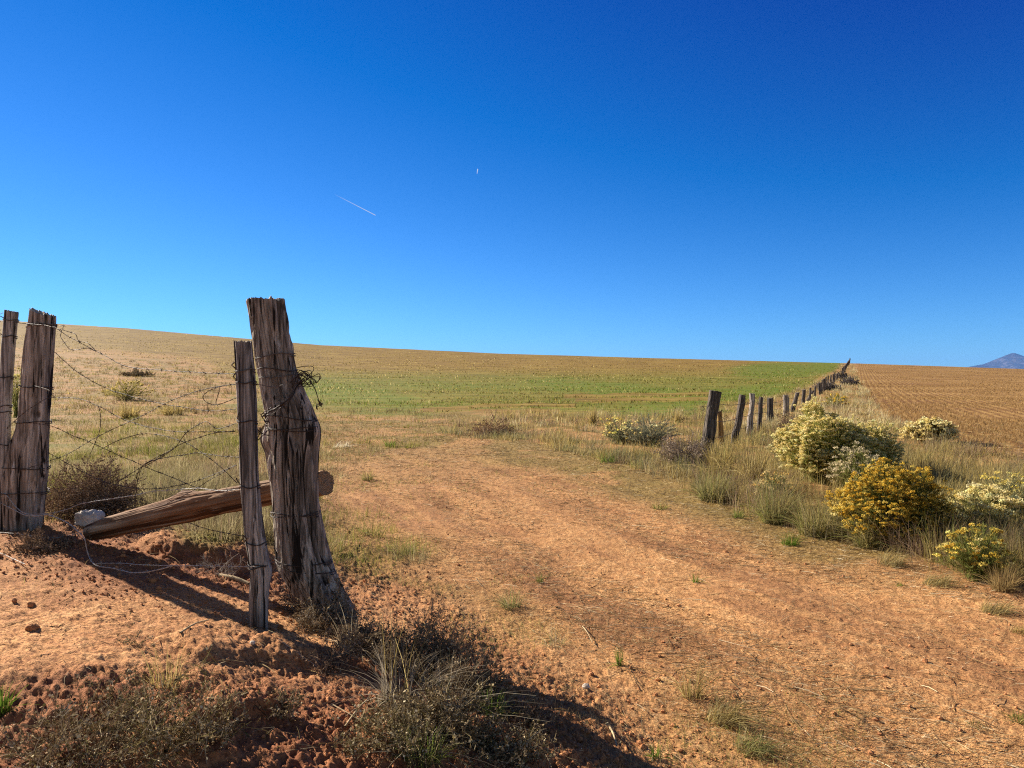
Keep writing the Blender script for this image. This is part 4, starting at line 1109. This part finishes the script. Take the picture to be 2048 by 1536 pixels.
def g_straw():
    S = Soup()
    def acc(px, py, x, y):
        tl = edge_x(y) - x
        on = ss(-.2, .5, -tl) * (y < 26)
        band = ss(.4, .62, fbm2((x + .55 * y) * 1.2, (y - .3 * x) * .35, 97, 3))
        return np.clip(on * (.15 + .9 * band) + .10 * (y < 9) + .5 * ss(8, 12, y) * on, 0, 1) * np.where(inpoly(px, py, VERGE), .3, 1)
    P, px, py = scatter(190000, (-100, 2200), (2.2, 27), acc)
    n = len(P); d = P[:, 1]
    L = np.exp(rng.normal(math.log(.028), .75, n)); L = np.clip(L, .008, .26) * np.interp(d, [3, 12], [1, 1.6])
    a = rng.normal(-.62, .65, n); 
    u = np.stack([np.cos(a), np.sin(a), 0 * a], 1) * (L / 2)[:, None]
    A_, B_ = P - u, P + u
    A_[:, 2] = H(A_[:, 0], A_[:, 1]) + .003; B_[:, 2] = H(B_[:, 0], B_[:, 1]) + rng.uniform(.002, .02, n)
    M_ = (A_ + B_) / 2 + np.stack([rng.normal(0, .1, n) * L, rng.normal(0, .1, n) * L, .004 + .04 * L], 1)
    w = np.maximum(.0014 + .0018 * (L > .1), .28 * 2 * d / F)
    col = tintv(n, [(.50, .38, .20), (.36, .25, .11), (.62, .52, .34), (.22, .13, .06), (.12, .07, .035), (.06, .035, .02), (.05, .03, .018)], .2)
    strips(S, A_, M_, B_, w, w * .7, col, 2)
    o = S.build('straw_litter', M_STRAW); tag(o, 'loose dry straw scattered over the dirt track', 'straw', kind='stuff')
g_straw()

def g_weedlets():
    """mats of short dry growth on the track, along its edges and over the bank"""
    S = Soup()
    def acc(px, py, x, y):
        tl = edge_x(y) - x
        edge = np.exp(-((tl - .1) / .9) ** 2)
        streak = ss(.50, .66, fbm2((x + .55 * y) * .9, (y - .3 * x) * .30, 103, 3))
        zone = .75 * edge + .5 * streak + .04 + .45 * ss(7, 12, y)
        zone = zone * np.where((tl > .9) & (y < 6), .25, 1)
        return np.clip(zone * ss(.42, .62, fbm2(x * 1.6, y * 1.6, 101, 3)), 0, 1) * (y < 28)
    P, px, py = scatter(120000, (-100, 2200), (2.2, 27), acc)
    n = len(P); d = P[:, 1]
    w = np.maximum(.0016, .32 * 2 * d / F)
    q = fbm2(P[:, 0] * .7, P[:, 1] * .7, 105, 2)
    col = tintv(n, BROWN + OLBR + DRYG + [(.07, .045, .025)], .25); gs = q > .54; col[gs] = tintv(int(gs.sum()), OLIVE + DRY + [(.12, .16, .025)], .2)
    blades(S, P, rng.uniform(.012, .05, n) * np.interp(d, [3, 14], [1, 1.7]), w, col, .9, None, 2)
    o = S.build('short_dry_grass', M_GRASS); tag(o, 'short brown and olive growth over the track and its edges', 'grass', kind='stuff')
g_weedlets()

def g_clods():
    me_v = np.array([(0, 0, 1), (.89, 0, .45), (.28, .85, .45), (-.72, .53, .45), (-.72, -.53, .45), (.28, -.85, .45), (.72, .53, -.45), (-.28, .85, -.45), (-.89, 0, -.45), (-.28, -.85, -.45), (.72, -.53, -.45), (0, 0, -1)])
    tri = np.array([(0, 1, 2), (0, 2, 3), (0, 3, 4), (0, 4, 5), (0, 5, 1), (1, 6, 2), (2, 7, 3), (3, 8, 4), (4, 9, 5), (5, 10, 1), (2, 6, 7), (3, 7, 8), (4, 8, 9), (5, 9, 10), (1, 10, 6), (6, 11, 7), (7, 11, 8), (8, 11, 9), (9, 11, 10), (10, 11, 6)])
    def acc(px, py, x, y):
        tl = edge_x(y) - x
        bk = ss(-.3, .7, tl)
        return np.clip((bk * .8 + .2) * ss(.4, .66, fbm2(x * 1.3, y * 1.3, 40, 2)) + .8 * np.exp(-((px - 260) / 220) ** 2 - ((py - 1145 - .12 * (px - 260)) / 50) ** 2), 0, 1)
    P, px, py = scatter(46000, (-100, 2200), (2.2, 13), acc)
    n = len(P)
    s = np.clip(np.exp(rng.normal(math.log(.0034), .6, n)), .0016, .016)
    V = me_v[None] * (1 + rng.normal(0, .22, (n, 12, 3))) * s[:, None, None] * np.array([1, 1, .75])
    V = V + P[:, None] + np.array([0, 0, 1]) * (s * .3)[:, None, None]
    Fq = (tri[None] + (np.arange(n) * 12)[:, None, None]).reshape(-1, 3)
    o = mesh_obj('soil_clods', V.reshape(-1, 3), Fq, M_CLOD); tag(o, 'red-brown crumbs of soil over mound and track', 'soil', kind='stuff')
g_clods()

# ---------------------------------------------------------------- rocks and sticks
def rock(px, py, wpx, hpx, label, name='rock', mat=None, seed=0, lift=.25):
    b = ground_at(px, py); s = b.y / F
    W = wpx * s / 2; Hh = hpx * s / 2
    n, m = 40, 24
    a = np.linspace(0, 2 * PI, n, endpoint=False); e = np.linspace(-PI / 2 + .05, PI / 2 - .05, m)
    E, A = np.meshgrid(e, a, indexing='ij')
    D = np.stack([np.cos(E) * np.cos(A), np.cos(E) * np.sin(A), np.sin(E)], -1)
    D = np.sign(D) * np.abs(D) ** .8
    r = 1 + .45 * (vn3(D[..., 0] * 1.6 + 9 + seed, D[..., 1] * 1.6, D[..., 2] * 1.6, seed) - .5) + .26 * (vn3(D[..., 0] * 5 + 9, D[..., 1] * 5, D[..., 2] * 9, seed + 2) - .5) + .10 * (vn3(D[..., 0] * 14 + 9, D[..., 1] * 14, D[..., 2] * 20, seed + 5) - .5)
    V = (D * r[..., None] * np.array([W, W * .8, Hh])).reshape(-1, 3) + np.array([0, 0, Hh * lift * 2])
    i = np.arange(m - 1)[:, None] * n; j = np.arange(n)[None]; j1 = (j + 1) % n
    Fq = np.stack([i + j, i + j1, i + n + j1, i + n + j], -1).reshape(-1, 4)
    o = mesh_obj(name, V, Fq, mat or M_ROCK, smooth=True, loc=b); tag(o, label, 'rock')
rock(180, 1052, 48, 36, 'pale whitish rock lying behind the lower end of the log', seed=3, lift=.35)
rock(505, 1287, 10, 7, 'tiny white pebble below the grey stick', seed=6)
rock(1172, 1375, 14, 9, 'small white pebble on rough dirt at the track edge', seed=7)
rock(65, 1260, 22, 14, 'small red-brown clod on the smooth mound', 'dirt_clod', M_CLOD, 9)
rock(62, 1212, 14, 10, 'smaller red-brown clod above another on the mound', 'dirt_clod', M_CLOD, 10)
rock(305, 1163, 14, 9, 'reddish clod under the drooping bright wire', 'dirt_clod', M_CLOD, 12)

def stick(p, q, wpx, label, col=(.42, .32, .18), seed=0):
    a, c = ground_at(*p), ground_at(*q)
    A_, C_ = np.array(a) + [0, 0, .008], np.array(c) + [0, 0, .012]
    r = wpx * a.y / F / 2
    P = smooth_path([A_, (A_ + C_) / 2 + np.array([0, 0, .01]), C_], .02)
    V, Fq, _, _ = tube(P - A_, np.linspace(r, r * .6, len(P)), 6)
    o = mesh_obj('stick', V, Fq, M_STICK, smooth=True, loc=A_); tag(o, label, 'stick')
M_STICK = mat_simple('dry_stick', (.42, .31, .17), .85, 40, .3)
stick((1220, 1460), (1234, 1498), 5, 'short tan stick on the dirt at the bottom')
stick((690, 1460), (742, 1400), 5, 'tan broken stalk lying below the dry bunchgrass')
stick((360, 1270), (418, 1245), 4, 'thin dark twig lying on the smooth mound')
stick((1165, 1255), (1185, 1290), 2, 'thin straw on the dirt between shadow and track')
stick((440, 1155), (498, 1172), 12, 'pale weathered wood piece lying behind the grey stick')

# ---------------------------------------------------------------- mountain, contrails, haze
def mountain():
    D = 20000.0
    prof_x = np.array([1700, 1800, 1905, 1930, 1955, 1970, 1985, 2000, 2015, 2026, 2036, 2048, 2080, 2130, 2200, 2300, 2400], float)
    prof_y = np.array([760, 748, 739, 735, 730, 727.5, 722, 715, 709, 705, 708, 713, 722, 730, 736, 742, 750], float)
    cx, cy = (2026 - CX) / F * D, D
    N = 240
    xs = np.linspace(-4840, 6450, N); ys = np.linspace(-2900, 2900, 160)
    X, Y = np.meshgrid(xs, ys)
    wx = cx + X; pxx = CX + F * wx / D
    ridge = CAMZ + (HZ - np.interp(pxx, prof_x, prof_y)) / F * D
    fall = np.clip(1 - np.abs(Y) / 2900, 0, 1) ** 1.15
    base = -4.0
    spur = (np.abs(fbm2(X / 680, Y / 1350, 201, 4) - .5)) * 2
    Z = base + (ridge - base) * fall * (1 - .35 * spur * (1 - fall) ** .5) + (fbm2(X / 190, Y / 190, 203, 4) - .5) * 84 * fall * (1 - fall) * 3
    V = np.stack([X, Y, Z], -1).reshape(-1, 3)
    i = np.arange(159)[:, None] * N; j = np.arange(N - 1)[None]
    Fq = np.stack([i + j, i + j + 1, i + N + j + 1, i + N + j], -1).reshape(-1, 4)
    t = NT('mountain_rock')
    n = t.noise(t.coord('Object', (1, 1, 1)), .0037, 7, .65); n2 = t.noise(t.coord('Object'), .0125, 5, .7)
    c = t.ramp(t.math('ADD', t.math('MULTIPLY', n, .6), t.math('MULTIPLY', n2, .4)), [(.4, (.025, .025, .03)), (.52, (.055, .05, .055)), (.62, (.15, .13, .135))])
    t.principled(c, .95, None, .05)
    o = mesh_obj('mountain', V, Fq, t.m, smooth=True, loc=(cx, cy, 0)); tag(o, kind='structure')
mountain()

def contrail(p0, p1, w0, w1, label, fade):
    D = 42000.0
    a = at(p0[0], p0[1], D); b_ = at(p1[0], p1[1], D)
    P = np.linspace(0, 1, 24)[:, None] * (b_ - a)
    r = np.linspace(w0, w1, 24) / 2 * D / F
    V, Fq, _, _ = tube(P, r, 8)
    t = NT('contrail_vapour')
    at_ = t.n('ShaderNodeAttribute', _attribute_name='tint')
    d = t.n('ShaderNodeBsdfDiffuse', Color=(.8, .8, .8, 1)); tr = t.n('ShaderNodeBsdfTransparent'); tl = t.n('ShaderNodeBsdfTranslucent', Color=(.8, .8, .8, 1))
    m0 = t.n('ShaderNodeMixShader', Fac=.5); t.t.links.new(d.outputs[0], m0.inputs[1]); t.t.links.new(tl.outputs[0], m0.inputs[2])
    m = t.n('ShaderNodeMixShader'); t.t.links.new(at_.outputs['Fac'], m.inputs[0]); t.t.links.new(tr.outputs[0], m.inputs[1]); t.t.links.new(m0.outputs[0], m.inputs[2])
    t.t.links.new(m.outputs[0], t.out.inputs['Surface'])
    al = np.repeat(np.linspace(fade[0], fade[1], 24), 8)[:, None] * np.ones((1, 3))
    o = mesh_obj('contrail', V, Fq, t.m, tint=al, smooth=True, loc=a); tag(o, label, 'contrail')
contrail((668, 388), (751, 430.5), 2.0, 1.5, 'long thin white contrail slanting down to the right in the sky', (0.0, .42))
contrail((954, 348), (955.5, 338), 1.2, 1.7, 'tiny upright white contrail right of the long one', (.12, .45))

def haze():
    x0, x1, y0, y1, z0, z1 = -27500, 27500, -27500, 27500, -6, 840
    V = [(x, y, z) for z in (z0, z1) for y in (y0, y1) for x in (x0, x1)]
    Fq = [(0, 2, 3, 1), (4, 5, 7, 6), (0, 1, 5, 4), (2, 6, 7, 3), (0, 4, 6, 2), (1, 3, 7, 5)]
    t = NT('haze_air')
    v = t.n('ShaderNodeVolumePrincipled', Density=HAZE_D)
    v.inputs['Color'].default_value = (.17, .42, 1.0, 1); v.inputs['Anisotropy'].default_value = 0.0
    t.t.links.new(v.outputs[0], t.out.inputs['Volume'])
    o = mesh_obj('haze', np.array(V, float), np.array(Fq), t.m); tag(o, kind='stuff')
HAZE_D = 0.000022
haze()

# ---------------------------------------------------------------- light
SUN_AZ, SUN_EL = math.radians(-55), math.radians(27)
w = bpy.data.worlds.new('World'); sc.world = w; w.use_nodes = True
nt = w.node_tree; nt.nodes.clear()
out = nt.nodes.new('ShaderNodeOutputWorld'); bg = nt.nodes.new('ShaderNodeBackground')
sky = nt.nodes.new('ShaderNodeTexSky'); sky.sky_type = 'NISHITA'; sky.sun_disc = False
sky.sun_elevation = SUN_EL; sky.sun_rotation = SUN_AZ
sky.altitude = 2200; sky.air_density = 1.0; sky.dust_density = 0.05; sky.ozone_density = 3.0
EXPO = 1.36
def vmath(op, a, b):
    n = nt.nodes.new('ShaderNodeVectorMath'); n.operation = op
    for s_, v in zip(n.inputs, (a, b)):
        if isinstance(v, bpy.types.NodeSocket): nt.links.new(v, s_)
        else: s_.default_value = v
    return n.outputs[0]
# deep high-desert blue ahead, unseen sky behind made paler to fill shaded faces
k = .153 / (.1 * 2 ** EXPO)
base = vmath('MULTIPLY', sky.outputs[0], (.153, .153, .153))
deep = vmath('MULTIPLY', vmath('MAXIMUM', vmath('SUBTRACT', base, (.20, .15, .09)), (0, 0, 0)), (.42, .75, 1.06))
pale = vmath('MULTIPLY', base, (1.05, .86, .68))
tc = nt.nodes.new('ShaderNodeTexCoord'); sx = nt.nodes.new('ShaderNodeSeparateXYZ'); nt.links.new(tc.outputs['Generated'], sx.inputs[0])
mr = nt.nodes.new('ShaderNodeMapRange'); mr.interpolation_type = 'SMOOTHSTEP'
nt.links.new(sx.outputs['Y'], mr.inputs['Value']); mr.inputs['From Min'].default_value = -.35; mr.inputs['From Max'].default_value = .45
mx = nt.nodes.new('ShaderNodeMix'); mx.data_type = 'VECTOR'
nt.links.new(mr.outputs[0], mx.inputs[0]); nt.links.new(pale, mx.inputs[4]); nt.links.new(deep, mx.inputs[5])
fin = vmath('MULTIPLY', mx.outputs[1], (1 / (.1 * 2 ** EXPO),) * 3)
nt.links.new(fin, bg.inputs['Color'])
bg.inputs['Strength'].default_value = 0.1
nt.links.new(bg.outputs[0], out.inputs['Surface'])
sun = bpy.data.lights.new('sun', 'SUN'); sun.energy = 5.0; sun.angle = math.radians(.53); sun.color = (1, .91, .77)
so = bpy.data.objects.new('sun', sun); COL.objects.link(so)
sd = Vector((math.sin(SUN_AZ) * math.cos(SUN_EL), math.cos(SUN_AZ) * math.cos(SUN_EL), math.sin(SUN_EL)))
so.rotation_euler = sd.to_track_quat('Z', 'Y').to_euler(); so.location = sd * 20

cam = bpy.data.cameras.new('camera'); cam.sensor_width = 36; cam.lens = F / 2048 * 36
cam.clip_start = .05; cam.clip_end = 90000
co = bpy.data.objects.new('camera', cam); COL.objects.link(co)
co.location = (0, 0, CAMZ); co.rotation_euler = (PI / 2 - TH, 0, 0)
sc.camera = co

vs = sc.view_settings
vs.view_transform = 'Standard'; vs.look = 'None'; vs.exposure = EXPO; vs.gamma = 1
sc.cycles.max_bounces = 6; sc.cycles.transparent_max_bounces = 8; sc.cycles.volume_bounces = 0
sc.cycles.diffuse_bounces = 3; sc.cycles.glossy_bounces = 2; sc.cycles.transmission_bounces = 3
sc.cycles.use_denoising = False
sc.cycles.use_adaptive_sampling = False
sc.cycles.sampling_pattern = 'BLUE_NOISE'
sc.cycles.pixel_filter_type = 'BLACKMAN_HARRIS'; sc.cycles.filter_width = 1.15
